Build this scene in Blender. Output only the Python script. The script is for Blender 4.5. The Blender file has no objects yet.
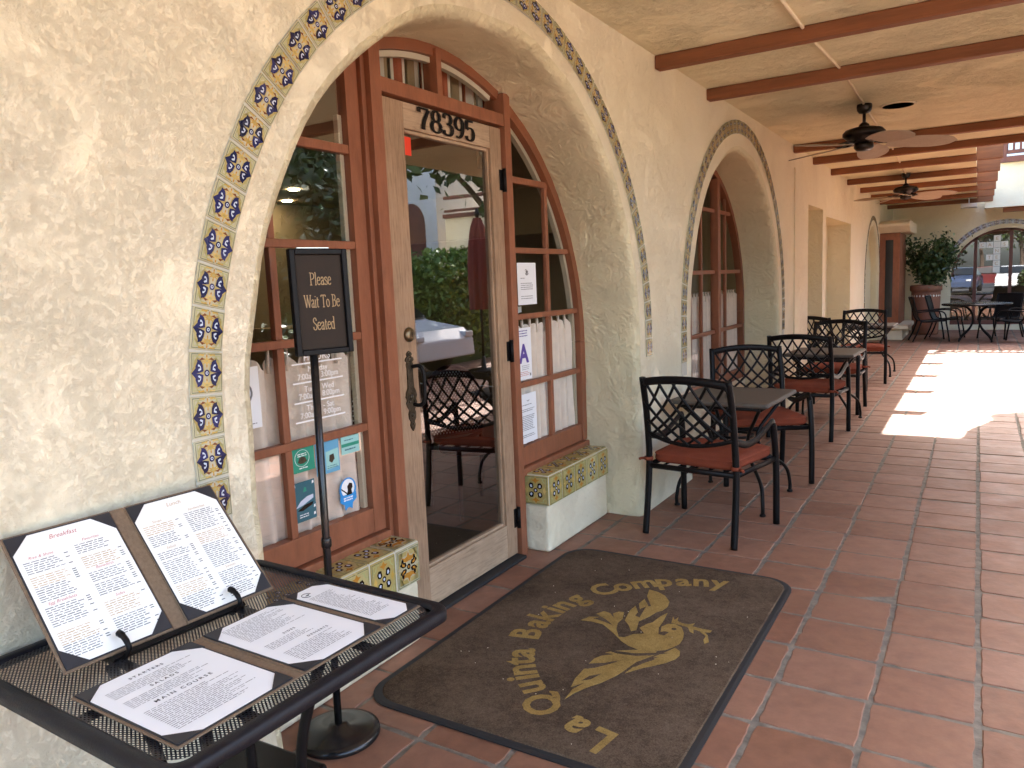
import bpy, bmesh, math, random
from mathutils import Vector, Matrix, Euler
from mathutils.geometry import tessellate_polygon

random.seed(11)
R_ = math.radians
sc = bpy.context.scene
COL = sc.collection
cos, sin, pi = math.cos, math.sin, math.pi

# ------------------------------------------------------------------ materials
MATS = {}
def _new(name):
    m = bpy.data.materials.new(name); m.use_nodes = True
    nt = m.node_tree; b = nt.nodes['Principled BSDF']
    MATS[name] = m
    return m, nt, b
def N(nt, t, **kw):
    n = nt.nodes.new(t)
    for k, v in kw.items():
        if k == 'ins':
            for a, c in v.items(): n.inputs[a].default_value = c
        else: setattr(n, k, v)
    return n
def L(nt, a, b): nt.links.new(a, b)
def ramp(nt, stops):
    r = N(nt, 'ShaderNodeValToRGB'); e = r.color_ramp.elements
    while len(e) < len(stops): e.new(0.5)
    for i, (p, c) in enumerate(stops):
        e[i].position = p
        e[i].color = (c, c, c, 1) if isinstance(c, (int, float)) else (*c, 1)
    return r
def objco(nt, scale=(1, 1, 1)):
    tc = N(nt, 'ShaderNodeTexCoord'); mp = N(nt, 'ShaderNodeMapping')
    mp.inputs['Scale'].default_value = scale
    L(nt, tc.outputs['Object'], mp.inputs['Vector']); return mp.outputs['Vector']
def noise(nt, vec, scale, detail=4, rough=.55, dist=0.0):
    n = N(nt, 'ShaderNodeTexNoise', ins={'Scale': scale, 'Detail': detail, 'Roughness': rough, 'Distortion': dist})
    L(nt, vec, n.inputs['Vector']); return n.outputs['Fac']
def math_(nt, op, a, b=None, clamp=False):
    n = N(nt, 'ShaderNodeMath', operation=op, use_clamp=clamp)
    for i, x in enumerate((a, b)):
        if x is None: continue
        if isinstance(x, (int, float)): n.inputs[i].default_value = x
        else: L(nt, x, n.inputs[i])
    return n.outputs[0]
def bump(nt, b, h, strength=.5, dist=.01):
    n = N(nt, 'ShaderNodeBump', ins={'Strength': strength, 'Distance': dist})
    L(nt, h, n.inputs['Height']); L(nt, n.outputs['Normal'], b.inputs['Normal'])

def plain(name, col, rough=.5, metal=0.0, var=.12, vscale=6.0, bmp=0.0, bscale=120, spec=.5, stretch=(1, 1, 1)):
    """paint / metal / fabric: a base colour with a little wear and a fine bump"""
    m, nt, b = _new(name)
    v = objco(nt, stretch)
    f = noise(nt, v, vscale, 5, .6)
    r = ramp(nt, [(.25, tuple(c * (1 - var) for c in col)), (.75, tuple(min(1, c * (1 + var)) for c in col))])
    L(nt, f, r.inputs['Fac']); L(nt, r.outputs['Color'], b.inputs['Base Color'])
    b.inputs['Metallic'].default_value = metal
    b.inputs['Specular IOR Level'].default_value = spec
    rr = ramp(nt, [(.2, max(.02, rough - .08)), (.8, min(1, rough + .08))])
    L(nt, f, rr.inputs['Fac']); L(nt, rr.outputs['Color'], b.inputs['Roughness'])
    if bmp: bump(nt, b, noise(nt, v, bscale, 3, .6), bmp, .004)
    return m

def stucco(name, c1, c2, stretch=(1, 1, 1), strength=.9, scale=1.0, swirl=.35, rough_amt=1.0):
    """trowelled coat: granular sand finish with smoothed islands and a few drag marks"""
    m, nt, b = _new(name)
    v = objco(nt, stretch)
    big = noise(nt, v, 1.1, 5, .6)
    r = ramp(nt, [(.3, c1), (.7, c2)]); L(nt, big, r.inputs['Fac'])
    g1 = noise(nt, v, 44 * scale, 9, .80, .08)
    grain = ramp(nt, [(.34, 0.0), (.52, .8), (.66, 1.0)]); L(nt, g1, grain.inputs['Fac'])
    zone = ramp(nt, [(.36, .06), (.50, .65), (.66, 1.0)]); L(nt, noise(nt, v, 4.2 * scale, 8, .68, .9), zone.inputs['Fac'])
    drag = ramp(nt, [(.38, 0.0), (.56, 1.0)]); L(nt, noise(nt, v, 6.5 * scale, 5, .62, 1.6), drag.inputs['Fac'])
    fine = noise(nt, v, 150, 3, .7)
    edge = ramp(nt, [(.46, 0.0), (.495, 1.0), (.505, 1.0), (.54, 0.0)]); L(nt, noise(nt, v, 2.7 * scale, 6, .66, 1.1), edge.inputs['Fac'])
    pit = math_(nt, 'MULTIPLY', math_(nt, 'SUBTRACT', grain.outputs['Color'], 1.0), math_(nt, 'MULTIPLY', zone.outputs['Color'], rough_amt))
    h = math_(nt, 'ADD', math_(nt, 'ADD', pit, math_(nt, 'MULTIPLY', drag.outputs['Color'], swirl)), math_(nt, 'ADD', math_(nt, 'MULTIPLY', fine, .16), math_(nt, 'MULTIPLY', math_(nt, 'MULTIPLY', edge.outputs['Color'], zone.outputs['Color']), .35)))
    fl = ramp(nt, [(.32, 1.0), (.395, 0.0)]); L(nt, noise(nt, v, 84 * scale, 8, .78, 0.0), fl.inputs['Fac'])
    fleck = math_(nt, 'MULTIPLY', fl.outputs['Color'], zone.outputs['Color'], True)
    h = math_(nt, 'SUBTRACT', h, math_(nt, 'MULTIPLY', fleck, .35))
    # pits and flecks tinted darker: self-shadow painted into the colour
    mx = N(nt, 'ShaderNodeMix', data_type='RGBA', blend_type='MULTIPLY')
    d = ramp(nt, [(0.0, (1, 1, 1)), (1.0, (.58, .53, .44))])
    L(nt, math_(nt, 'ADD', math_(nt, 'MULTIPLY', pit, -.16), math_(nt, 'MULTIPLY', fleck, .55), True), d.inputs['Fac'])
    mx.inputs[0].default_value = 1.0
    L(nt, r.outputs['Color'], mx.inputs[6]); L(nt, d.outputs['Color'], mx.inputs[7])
    # broad grey weathering and rubbed patches
    wz = ramp(nt, [(.28, (.90, .885, .86)), (.50, (1, 1, 1)), (.75, (1.0, .985, .95))]); L(nt, noise(nt, v, .75, 7, .66, .8), wz.inputs['Fac'])
    m2 = N(nt, 'ShaderNodeMix', data_type='RGBA', blend_type='MULTIPLY'); m2.inputs[0].default_value = .8
    L(nt, mx.outputs[2], m2.inputs[6]); L(nt, wz.outputs['Color'], m2.inputs[7])
    L(nt, m2.outputs[2], b.inputs['Base Color'])
    b.inputs['Roughness'].default_value = .92
    b.inputs['Specular IOR Level'].default_value = .2
    bump(nt, b, h, strength, .013)
    return m

def glass(name, tint=(.80, .84, .80), boost=1.5, floor_=.02, rough=0.0):
    m = bpy.data.materials.new(name); m.use_nodes = True; MATS[name] = m
    nt = m.node_tree; nt.nodes.clear()
    out = N(nt, 'ShaderNodeOutputMaterial'); mix = N(nt, 'ShaderNodeMixShader')
    tr = N(nt, 'ShaderNodeBsdfTransparent'); tr.inputs[0].default_value = (*tint, 1)
    gl = N(nt, 'ShaderNodeBsdfGlossy'); gl.inputs['Roughness'].default_value = rough
    gl.inputs[0].default_value = (.96, .98, 1, 1)
    fr = N(nt, 'ShaderNodeFresnel'); fr.inputs['IOR'].default_value = 1.5
    f = math_(nt, 'ADD', math_(nt, 'MULTIPLY', fr.outputs[0], boost), floor_, True)
    L(nt, f, mix.inputs[0]); L(nt, tr.outputs[0], mix.inputs[1]); L(nt, gl.outputs[0], mix.inputs[2])
    L(nt, mix.outputs[0], out.inputs[0]); return m

def emit(name, col, s):
    m, nt, b = _new(name)
    b.inputs['Base Color'].default_value = (*col, 1)
    b.inputs['Emission Color'].default_value = (*col, 1); b.inputs['Emission Strength'].default_value = s
    return m

def wood(name, col, dark, stretch, scale=7, rough=.6):
    m, nt, b = _new(name)
    v = objco(nt, stretch)
    f = noise(nt, v, scale, 8, .62, .6)
    r = ramp(nt, [(.28, dark), (.48, col), (.72, tuple(min(1, c * 1.18) for c in col))])
    L(nt, f, r.inputs['Fac'])
    v2 = objco(nt); st = ramp(nt, [(.35, (.72, .70, .68)), (.6, (1, 1, 1))])
    L(nt, noise(nt, v2, 3.5, 5, .65), st.inputs['Fac'])
    mx = N(nt, 'ShaderNodeMix', data_type='RGBA', blend_type='MULTIPLY'); mx.inputs[0].default_value = .8
    L(nt, r.outputs['Color'], mx.inputs[6]); L(nt, st.outputs['Color'], mx.inputs[7])
    L(nt, mx.outputs[2], b.inputs['Base Color']); b.inputs['Roughness'].default_value = rough; b.inputs['Specular IOR Level'].default_value = .2
    bump(nt, b, f, .4, .003)
    return m

def island_mat(name, stops, rough, blot=.5, bmp=.35, spec=.5, bscale=14):
    """one colour drawn per loose piece (tiles, leaves) + blotches"""
    m, nt, b = _new(name)
    g = N(nt, 'ShaderNodeNewGeometry'); r = ramp(nt, stops)
    L(nt, g.outputs['Random Per Island'], r.inputs['Fac'])
    v = objco(nt); f = noise(nt, v, bscale, 6, .62)
    d = ramp(nt, [(.3, (1 - blot * .5,) * 3), (.7, (1 + 0 * blot,) * 3)]); L(nt, math_(nt, 'ADD', math_(nt, 'MULTIPLY', f, .55), math_(nt, 'MULTIPLY', noise(nt, v, bscale * .22, 7, .7, .7), .45)), d.inputs['Fac'])
    mx = N(nt, 'ShaderNodeMix', data_type='RGBA', blend_type='MULTIPLY'); mx.inputs[0].default_value = 1
    L(nt, r.outputs['Color'], mx.inputs[6]); L(nt, d.outputs['Color'], mx.inputs[7])
    L(nt, mx.outputs[2], b.inputs['Base Color'])
    b.inputs['Specular IOR Level'].default_value = spec
    rr = ramp(nt, [(.3, rough + .12), (.7, max(.05, rough - .08))]); L(nt, noise(nt, v, 5, 4, .6), rr.inputs['Fac'])
    L(nt, rr.outputs['Color'], b.inputs['Roughness'])
    if bmp: bump(nt, b, f, bmp, .006)
    return m

M = MATS
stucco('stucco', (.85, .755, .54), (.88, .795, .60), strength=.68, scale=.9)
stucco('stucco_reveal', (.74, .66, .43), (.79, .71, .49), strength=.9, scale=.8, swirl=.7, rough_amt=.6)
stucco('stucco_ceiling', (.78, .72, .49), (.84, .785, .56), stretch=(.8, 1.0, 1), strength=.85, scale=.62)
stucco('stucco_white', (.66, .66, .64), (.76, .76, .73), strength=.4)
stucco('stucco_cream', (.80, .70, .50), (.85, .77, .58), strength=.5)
plain('frame_paint', (.258, .095, .047), .5, var=.22, vscale=7, bmp=.35, bscale=26, spec=.35, stretch=(3, 3, 1))
plain('frame_dark', (.225, .078, .035), .5, var=.15, vscale=5, bmp=.15)
plain('beam_paint', (.215, .080, .032), .65, var=.3, vscale=6, bmp=.7, bscale=22, stretch=(.35, 3, 3), spec=.3)
wood('door_wood_v', (.36, .235, .145), (.235, .15, .092), (14, 14, 1.1))
wood('door_wood_h', (.43, .305, .20), (.27, .185, .12), (14, 1.1, 14))
plain('black_metal', (.006, .005, .005), .40, 0, .3, 20, .25, 300, spec=.16)
plain('black_powder', (.010, .010, .013), .45, 0, .3, 25, .2, 260, spec=.22)
plain('black_gloss', (.012, .011, .011), .22, 0, .2, 8)
plain('bronze_dark', (.028, .020, .015), .35, .6, .3, 12)
plain('bronze_plate', (.085, .065, .042), .45, .75, .5, 40, .5, 120)
plain('brass_dull', (.20, .15, .09), .35, .9, .2, 20)
plain('rubber', (.014, .013, .013), .75, var=.3, vscale=30)
plain('cushion', (.225, .054, .027), .92, var=.16, vscale=9, bmp=.5, bscale=420, spec=.15)
plain('table_stone', (.105, .088, .070), .6, spec=.3, var=.25, vscale=30, bmp=.2, bscale=90)
plain('page', (.82, .83, .84), .55, var=.02, vscale=4, spec=.4)
plain('page_cream', (.86, .84, .78), .5, var=.02, vscale=4, spec=.4)
plain('ink', (.05, .05, .055), .6, var=.1)
plain('ink_soft', (.17, .165, .165), .6, var=.15)
plain('ink_tan', (.52, .36, .19), .6, var=.1)
plain('ink_red', (.50, .14, .12), .6, var=.1)
plain('ink_purple', (.10, .06, .30), .6, var=.1)
plain('white_vinyl', (.85, .85, .84), .5, var=.02)
plain('folder_cloth', (.20, .135, .085), .85, var=.22, vscale=120, bmp=.6, bscale=500, spec=.2)
plain('folder_black', (.018, .018, .022), .6, var=.2, vscale=30)
plain('sign_panel', (.030, .021, .015), .6, var=.15, vscale=10, spec=.15)
plain('gold_print', (.32, .205, .085), .45, var=.1)
plain('chrome', (.7, .7, .7), .15, 1.0, .05)
plain('curtain_cloth', (.82, .72, .62), .95, var=.08, vscale=14, bmp=.3, bscale=300, spec=.1)
plain('valance_white', (.62, .58, .48), .9, var=.06)
plain('valance_rust', (.40, .11, .05), .9, var=.06)
plain('valance_tan', (.30, .22, .12), .9, var=.06)
plain('bead_cream', (.46, .41, .30), .5, var=.06)
plain('interior_tan', (.24, .185, .11), .8, var=.1, vscale=2)
plain('interior_dark', (.05, .032, .022), .5, var=.2, vscale=3)
plain('wicker_red', (.10, .022, .015), .6, var=.3, vscale=60)
plain('wicker_white', (.75, .70, .60), .6, var=.1)
plain('concrete', (.50, .43, .335), .85, var=.18, vscale=.9, bmp=.3, bscale=40)
plain('asphalt', (.07, .068, .066), .85, var=.2, vscale=3, bmp=.5, bscale=90)
plain('grout', (.165, .138, .105), .9, var=.6, vscale=16, bmp=.8, bscale=45)
plain('bark', (.10, .07, .05), .9, var=.3, vscale=12, bmp=.8, bscale=30)
plain('pot_clay', (.27, .115, .068), .75, var=.2, vscale=5, bmp=.3)
plain('balcony_wood', (.14, .045, .028), .6, var=.2)
plain('trim_stone', (.72, .62, .45), .8, var=.06, bmp=.3, bscale=60)
plain('umbrella_cloth', (.20, .035, .018), .9, var=.15, vscale=8)
plain('car_white', (.80, .80, .79), .18, var=.02)
plain('car_blue', (.05, .075, .14), .2, var=.03)
plain('car_silver', (.45, .46, .47), .2, .6, .03)
plain('car_red', (.16, .03, .03), .2, var=.03)
plain('car_glass', (.02, .025, .03), .06, var=.05)
plain('headlight', (.8, .8, .78), .1, var=.02)
plain('yellow_paint', (.75, .55, .03), .5, var=.05)
plain('blue_cloth', (.10, .22, .48), .8, var=.1)
plain('skin', (.50, .30, .21), .6, var=.05)
plain('sticker_green', (.025, .27, .17), .45, var=.03)
plain('sticker_teal', (.035, .12, .15), .45, var=.05)
plain('sticker_blue', (.14, .38, .55), .45, var=.04)
plain('sticker_mint', (.33, .60, .56), .45, var=.04)
plain('sticker_sky', (.03, .28, .66), .45, var=.04)
plain('exit_sign_red', (.75, .05, .02), .4, var=.04)
plain('tile_edge', (.52, .50, .41), .35, var=.10, vscale=30)
plain('tile_olive', (.17, .19, .10), .18, var=.2, vscale=60)
plain('tile_leaf', (.40, .40, .17), .18, var=.2, vscale=60)
plain('tile_pale', (.55, .60, .70), .15, var=.1)
plain('tile_amber', (.45, .20, .03), .18, var=.2, vscale=60)
plain('tile_brown', (.20, .07, .025), .18, var=.2, vscale=60)
plain('tile_black', (.012, .010, .009), .15, var=.2, vscale=60)
plain('tile_blue', (.10, .12, .36), .2, var=.2, vscale=60)
plain('dust', (.30, .28, .25), .9, var=.3, vscale=40)
plain('light_gray', (.60, .60, .60), .5, var=.04)
emit('lamp_warm', (1.0, .80, .5), 18)
glass('door_glass', (.55, .57, .53), 3.0, .07)
glass('window_glass', (.93, .92, .90), .26, .0)
glass('lot_glass', (.35, .37, .35), 2.0, .06)
island_mat('floor_tile', [(0, (.250, .112, .064)), (.35, (.290, .138, .082)), (.7, (.325, .162, .102)), (1, (.262, .112, .063))], .55, .85, .5, .45, 13)
island_mat('leaf_dark', [(0, (.020, .042, .012)), (.5, (.045, .085, .022)), (1, (.11, .16, .05))], .38, .3, 0, .5)
island_mat('leaf_hedge', [(0, (.09, .14, .025)), (.5, (.18, .26, .04)), (1, (.30, .37, .07))], .5, .3, 0, .4)
island_mat('leaf_tree', [(0, (.03, .06, .015)), (.5, (.06, .10, .025)), (1, (.10, .14, .04))], .5, .3, 0, .4)
island_mat('fan_wicker', [(0, (.46, .37, .28)), (1, (.54, .44, .34))], .7, .5, .6, .3, 90)

island_mat('tile_ground', [(0, (.44, .39, .23)), (.5, (.51, .46, .30)), (1, (.54, .50, .37))], .22, .35, .1, .5, 70)
island_mat('tile_navy', [(0, (.008, .008, .035)), (.5, (.016, .016, .075)), (1, (.030, .030, .12))], .22, .35, .1, .5, 70)
island_mat('tile_yellow', [(0, (.50, .30, .05)), (.5, (.60, .40, .10)), (1, (.66, .47, .16))], .22, .35, .1, .5, 70)
island_mat('tile_sun', [(0, (.38, .29, .09)), (.5, (.46, .36, .13)), (1, (.52, .43, .19))], .22, .35, .1, .5, 70)
def carpet():
    m, nt, b = _new('carpet')
    v = objco(nt)
    f1 = noise(nt, v, 190, 4, .75); f2 = noise(nt, v, 2.6, 7, .7, .4); f3 = noise(nt, v, 38, 5, .7)
    r = ramp(nt, [(.36, (.034, .023, .015)), (.50, (.100, .069, .045)), (.64, (.185, .135, .092))])
    L(nt, math_(nt, 'ADD', math_(nt, 'ADD', math_(nt, 'MULTIPLY', f1, .42), math_(nt, 'MULTIPLY', f2, .36)), math_(nt, 'MULTIPLY', f3, .22)), r.inputs['Fac'])
    L(nt, r.outputs['Color'], b.inputs['Base Color'])
    b.inputs['Roughness'].default_value = 1; b.inputs['Specular IOR Level'].default_value = .03; bump(nt, b, f1, .7, .004)
carpet()
def carpet_gold():
    m, nt, b = _new('carpet_gold')
    v = objco(nt)
    f1 = noise(nt, v, 190, 4, .75); f2 = noise(nt, v, 7.0, 7, .7, .4)
    r = ramp(nt, [(.34, (.13, .085, .032)), (.48, (.285, .185, .060)), (.64, (.40, .275, .095))])
    L(nt, math_(nt, 'ADD', math_(nt, 'MULTIPLY', f1, .5), math_(nt, 'MULTIPLY', f2, .5)), r.inputs['Fac'])
    L(nt, r.outputs['Color'], b.inputs['Base Color'])
    b.inputs['Roughness'].default_value = 1; b.inputs['Specular IOR Level'].default_value = .03; bump(nt, b, f1, .7, .004)
carpet_gold()

def mesh_metal():
    """expanded-metal sheet: real holes cut by a diamond lattice in object space"""
    m = bpy.data.materials.new('mesh_metal'); m.use_nodes = True; MATS['mesh_metal'] = m
    nt = m.node_tree; b = nt.nodes['Principled BSDF']; out = nt.nodes['Material Output']
    b.inputs['Base Color'].default_value = (.02, .02, .023, 1); b.inputs['Roughness'].default_value = .38
    tc = N(nt, 'ShaderNodeTexCoord'); sp = N(nt, 'ShaderNodeSeparateXYZ'); L(nt, tc.outputs['Object'], sp.inputs[0])
    u = math_(nt, 'DIVIDE', sp.outputs['X'], .0135); v = math_(nt, 'DIVIDE', sp.outputs['Y'], .0080)
    a = math_(nt, 'FRACT', math_(nt, 'ADD', u, v)); c = math_(nt, 'FRACT', math_(nt, 'SUBTRACT', u, v))
    def inner(x): return math_(nt, 'LESS_THAN', math_(nt, 'ABSOLUTE', math_(nt, 'SUBTRACT', x, .5)), .262)
    hole = math_(nt, 'MULTIPLY', inner(a), inner(c))
    mix = N(nt, 'ShaderNodeMixShader'); tr = N(nt, 'ShaderNodeBsdfTransparent')
    L(nt, hole, mix.inputs[0]); L(nt, b.outputs[0], mix.inputs[1]); L(nt, tr.outputs[0], mix.inputs[2])
    L(nt, mix.outputs[0], out.inputs[0])
mesh_metal()

# ------------------------------------------------------------------ mesh builder
class MB:
    def __init__(s): s.v = []; s.f = []; s.m = []; s.sm = []
    def add(s, vs, fs, m=0, smooth=False):
        o = len(s.v); s.v += [tuple(p) for p in vs]
        for f in fs: s.f.append([o + i for i in f]); s.m.append(m); s.sm.append(smooth)
    def box(s, a, b, m=0):
        (x0, y0, z0), (x1, y1, z1) = a, b
        vs = [(x0, y0, z0), (x1, y0, z0), (x1, y1, z0), (x0, y1, z0), (x0, y0, z1), (x1, y0, z1), (x1, y1, z1), (x0, y1, z1)]
        s.add(vs, [(0, 3, 2, 1), (4, 5, 6, 7), (0, 1, 5, 4), (1, 2, 6, 5), (2, 3, 7, 6), (3, 0, 4, 7)], m)
    def tbox(s, M4, a, b, m=0):
        o = len(s.v); s.box(a, b, m)
        for i in range(o, len(s.v)): s.v[i] = tuple(M4 @ Vector(s.v[i]))
    def poly(s, pts, m=0): s.add(pts, [tuple(range(len(pts)))], m)
    def ngon(s, pts, m=0):
        """concave flat polygon, triangulated"""
        P = [Vector(p) for p in pts]; s.add(P, [tuple(t) for t in tessellate_polygon([P])], m)
    def prism(s, pts, d, m=0, mside=None):
        """flat outline pts (3D) extruded by vector d"""
        P = [Vector(p) for p in pts]; d = Vector(d); n = len(P); T = [tuple(t) for t in tessellate_polygon([P])]
        s.add(P, T, m); s.add([p + d for p in P], [t[::-1] for t in T], m)
        s.add(P + [p + d for p in P], [(i, (i + 1) % n, n + (i + 1) % n, n + i) for i in range(n)], m if mside is None else mside)
    def tube(s, pts, r, n=8, m=0, closed=False, ry=None, up=None, smooth=True):
        P = [Vector(p) for p in pts]; k = len(P); vs = []
        rs = r if isinstance(r, (list, tuple)) else [r] * k
        prev = None
        for i in range(k):
            a = P[i - 1] if (i or closed) else P[i]; c = P[(i + 1) % k] if (i < k - 1 or closed) else P[i]
            t = (c - a).normalized()
            if prev is None:
                u = Vector(up) if up else (Vector((0, 0, 1)) if abs(t.z) < .9 else Vector((1, 0, 0)))
                u = (u - t * u.dot(t)).normalized()
            else:
                u = prev - t * prev.dot(t)
                u = u.normalized() if u.length > 1e-6 else prev
            prev = u; w = t.cross(u)
            for j in range(n):
                an = 2 * pi * (j + .5) / n
                vs.append(P[i] + u * (rs[i] * cos(an)) + w * ((ry if ry else rs[i]) * sin(an)))
        fs = []
        for i in range(k if closed else k - 1):
            for j in range(n):
                a = i * n + j; b = i * n + (j + 1) % n; c = ((i + 1) % k) * n + (j + 1) % n; d = ((i + 1) % k) * n + j
                fs.append((a, b, c, d))
        o = len(s.v); s.add(vs, fs, m, smooth)
        if not closed:
            s.f.append([o + j for j in range(n)][::-1]); s.m.append(m); s.sm.append(False)
            s.f.append([o + (k - 1) * n + j for j in range(n)]); s.m.append(m); s.sm.append(False)
    def lathe(s, prof, c=(0, 0, 0), n=28, m=0, smooth=True, sx=1, sy=1):
        vs = []; fs = []
        for r, z in prof:
            for j in range(n):
                a = 2 * pi * j / n; vs.append((c[0] + r * cos(a) * sx, c[1] + r * sin(a) * sy, c[2] + z))
        k = len(prof)
        for i in range(k - 1):
            for j in range(n): fs.append((i * n + j, i * n + (j + 1) % n, (i + 1) * n + (j + 1) % n, (i + 1) * n + j))
        o = len(s.v); s.add(vs, fs, m, smooth)
        if prof[0][0] > 1e-6: s.f.append([o + j for j in range(n)][::-1]); s.m.append(m); s.sm.append(False)
        if prof[-1][0] > 1e-6: s.f.append([o + (k - 1) * n + j for j in range(n)]); s.m.append(m); s.sm.append(False)
    def build(s, name, mats, parent=None, bevel=0, seg=2, loc=None, recalc=True, subsurf=0):
        me = bpy.data.meshes.new(name); me.from_pydata(s.v, [], s.f)
        if not isinstance(mats, (list, tuple)): mats = [mats]
        for m in mats: me.materials.append(MATS[m])
        me.polygons.foreach_set('material_index', s.m); me.polygons.foreach_set('use_smooth', s.sm)
        if recalc:
            bm = bmesh.new(); bm.from_mesh(me); bmesh.ops.recalc_face_normals(bm, faces=bm.faces); bm.to_mesh(me); bm.free()
        me.update()
        o = bpy.data.objects.new(name, me); COL.objects.link(o)
        if parent: o.parent = parent
        if loc: o.location = loc
        if bevel:
            md = o.modifiers.new('bevel', 'BEVEL'); md.width = bevel; md.segments = seg; md.limit_method = 'ANGLE'; md.angle_limit = R_(40)
            md.harden_normals = False
        if subsurf:
            md = o.modifiers.new('sub', 'SUBSURF'); md.levels = subsurf; md.render_levels = subsurf
        return o

def tag(o, label=None, cat=None, group=None, kind=None):
    if label: o['label'] = label
    if cat: o['category'] = cat
    if group: o['group'] = group
    if kind: o['kind'] = kind
    return o
def thing(name, label, cat, loc=(0, 0, 0), rz=0, group=None):
    o = bpy.data.objects.new(name, None); COL.objects.link(o); o.empty_display_size = .1
    o.location = loc; o.rotation_euler = (0, 0, rz); return tag(o, label, cat, group)
def copy_tree(o, parent=None):
    c = o.copy(); COL.objects.link(c)
    if parent: c.parent = parent
    for ch in [x for x in bpy.data.objects if x.parent == o]: copy_tree(ch, c)
    return c
def dup(o, loc, rz, label, group=None):
    c = copy_tree(o); c.location = loc; c.rotation_euler = (0, 0, rz); c['label'] = label
    if group: c['group'] = group
    return c
def crom(pts, n=6, closed=False):
    P = [Vector(p) for p in pts]; out = []; k = len(P)
    rng = range(k if closed else k - 1)
    for i in rng:
        p0 = P[(i - 1) % k] if (closed or i) else P[0]; p1 = P[i]; p2 = P[(i + 1) % k]
        p3 = P[(i + 2) % k] if (closed or i < k - 2) else P[-1]
        for j in range(n):
            t = j / n
            out.append(.5 * ((2 * p1) + (p2 - p0) * t + (2 * p0 - 5 * p1 + 4 * p2 - p3) * t * t + (3 * p1 - p0 - 3 * p2 + p3) * t ** 3))
    if not closed: out.append(P[-1])
    return out

# ------------------------------------------------------------------ lettering
def font_geo(body, size=1.0, shear=0, spacing=1.0, offset=0.0, res=3):
    cu = bpy.data.curves.new('t', 'FONT'); cu.body = body; cu.size = size; cu.shear = shear
    cu.space_character = spacing; cu.offset = offset; cu.resolution_u = res; cu.align_x = 'LEFT'
    o = bpy.data.objects.new('t', cu); COL.objects.link(o)
    me = bpy.data.meshes.new_from_object(o.evaluated_get(bpy.context.evaluated_depsgraph_get()))
    vs = [v.co.copy() for v in me.vertices]; fs = [tuple(p.vertices) for p in me.polygons]
    bpy.data.objects.remove(o); bpy.data.curves.remove(cu); bpy.data.meshes.remove(me)
    return vs, fs
def put_text(mb, body, P, u, w, h, m=0, align='l', **kw):
    """text with baseline start P, reading along unit u, up along unit w, letter size h"""
    vs, fs = font_geo(body, h, **kw)
    if not vs: return 0
    x0 = min(v.x for v in vs); x1 = max(v.x for v in vs)
    dx = {'l': 0, 'c': -(x0 + x1) / 2, 'r': -x1}[align]
    P = Vector(P); u = Vector(u); w = Vector(w)
    mb.add([P + u * (v.x + dx) + w * v.y for v in vs], fs, m)
    return x1 - x0

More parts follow.
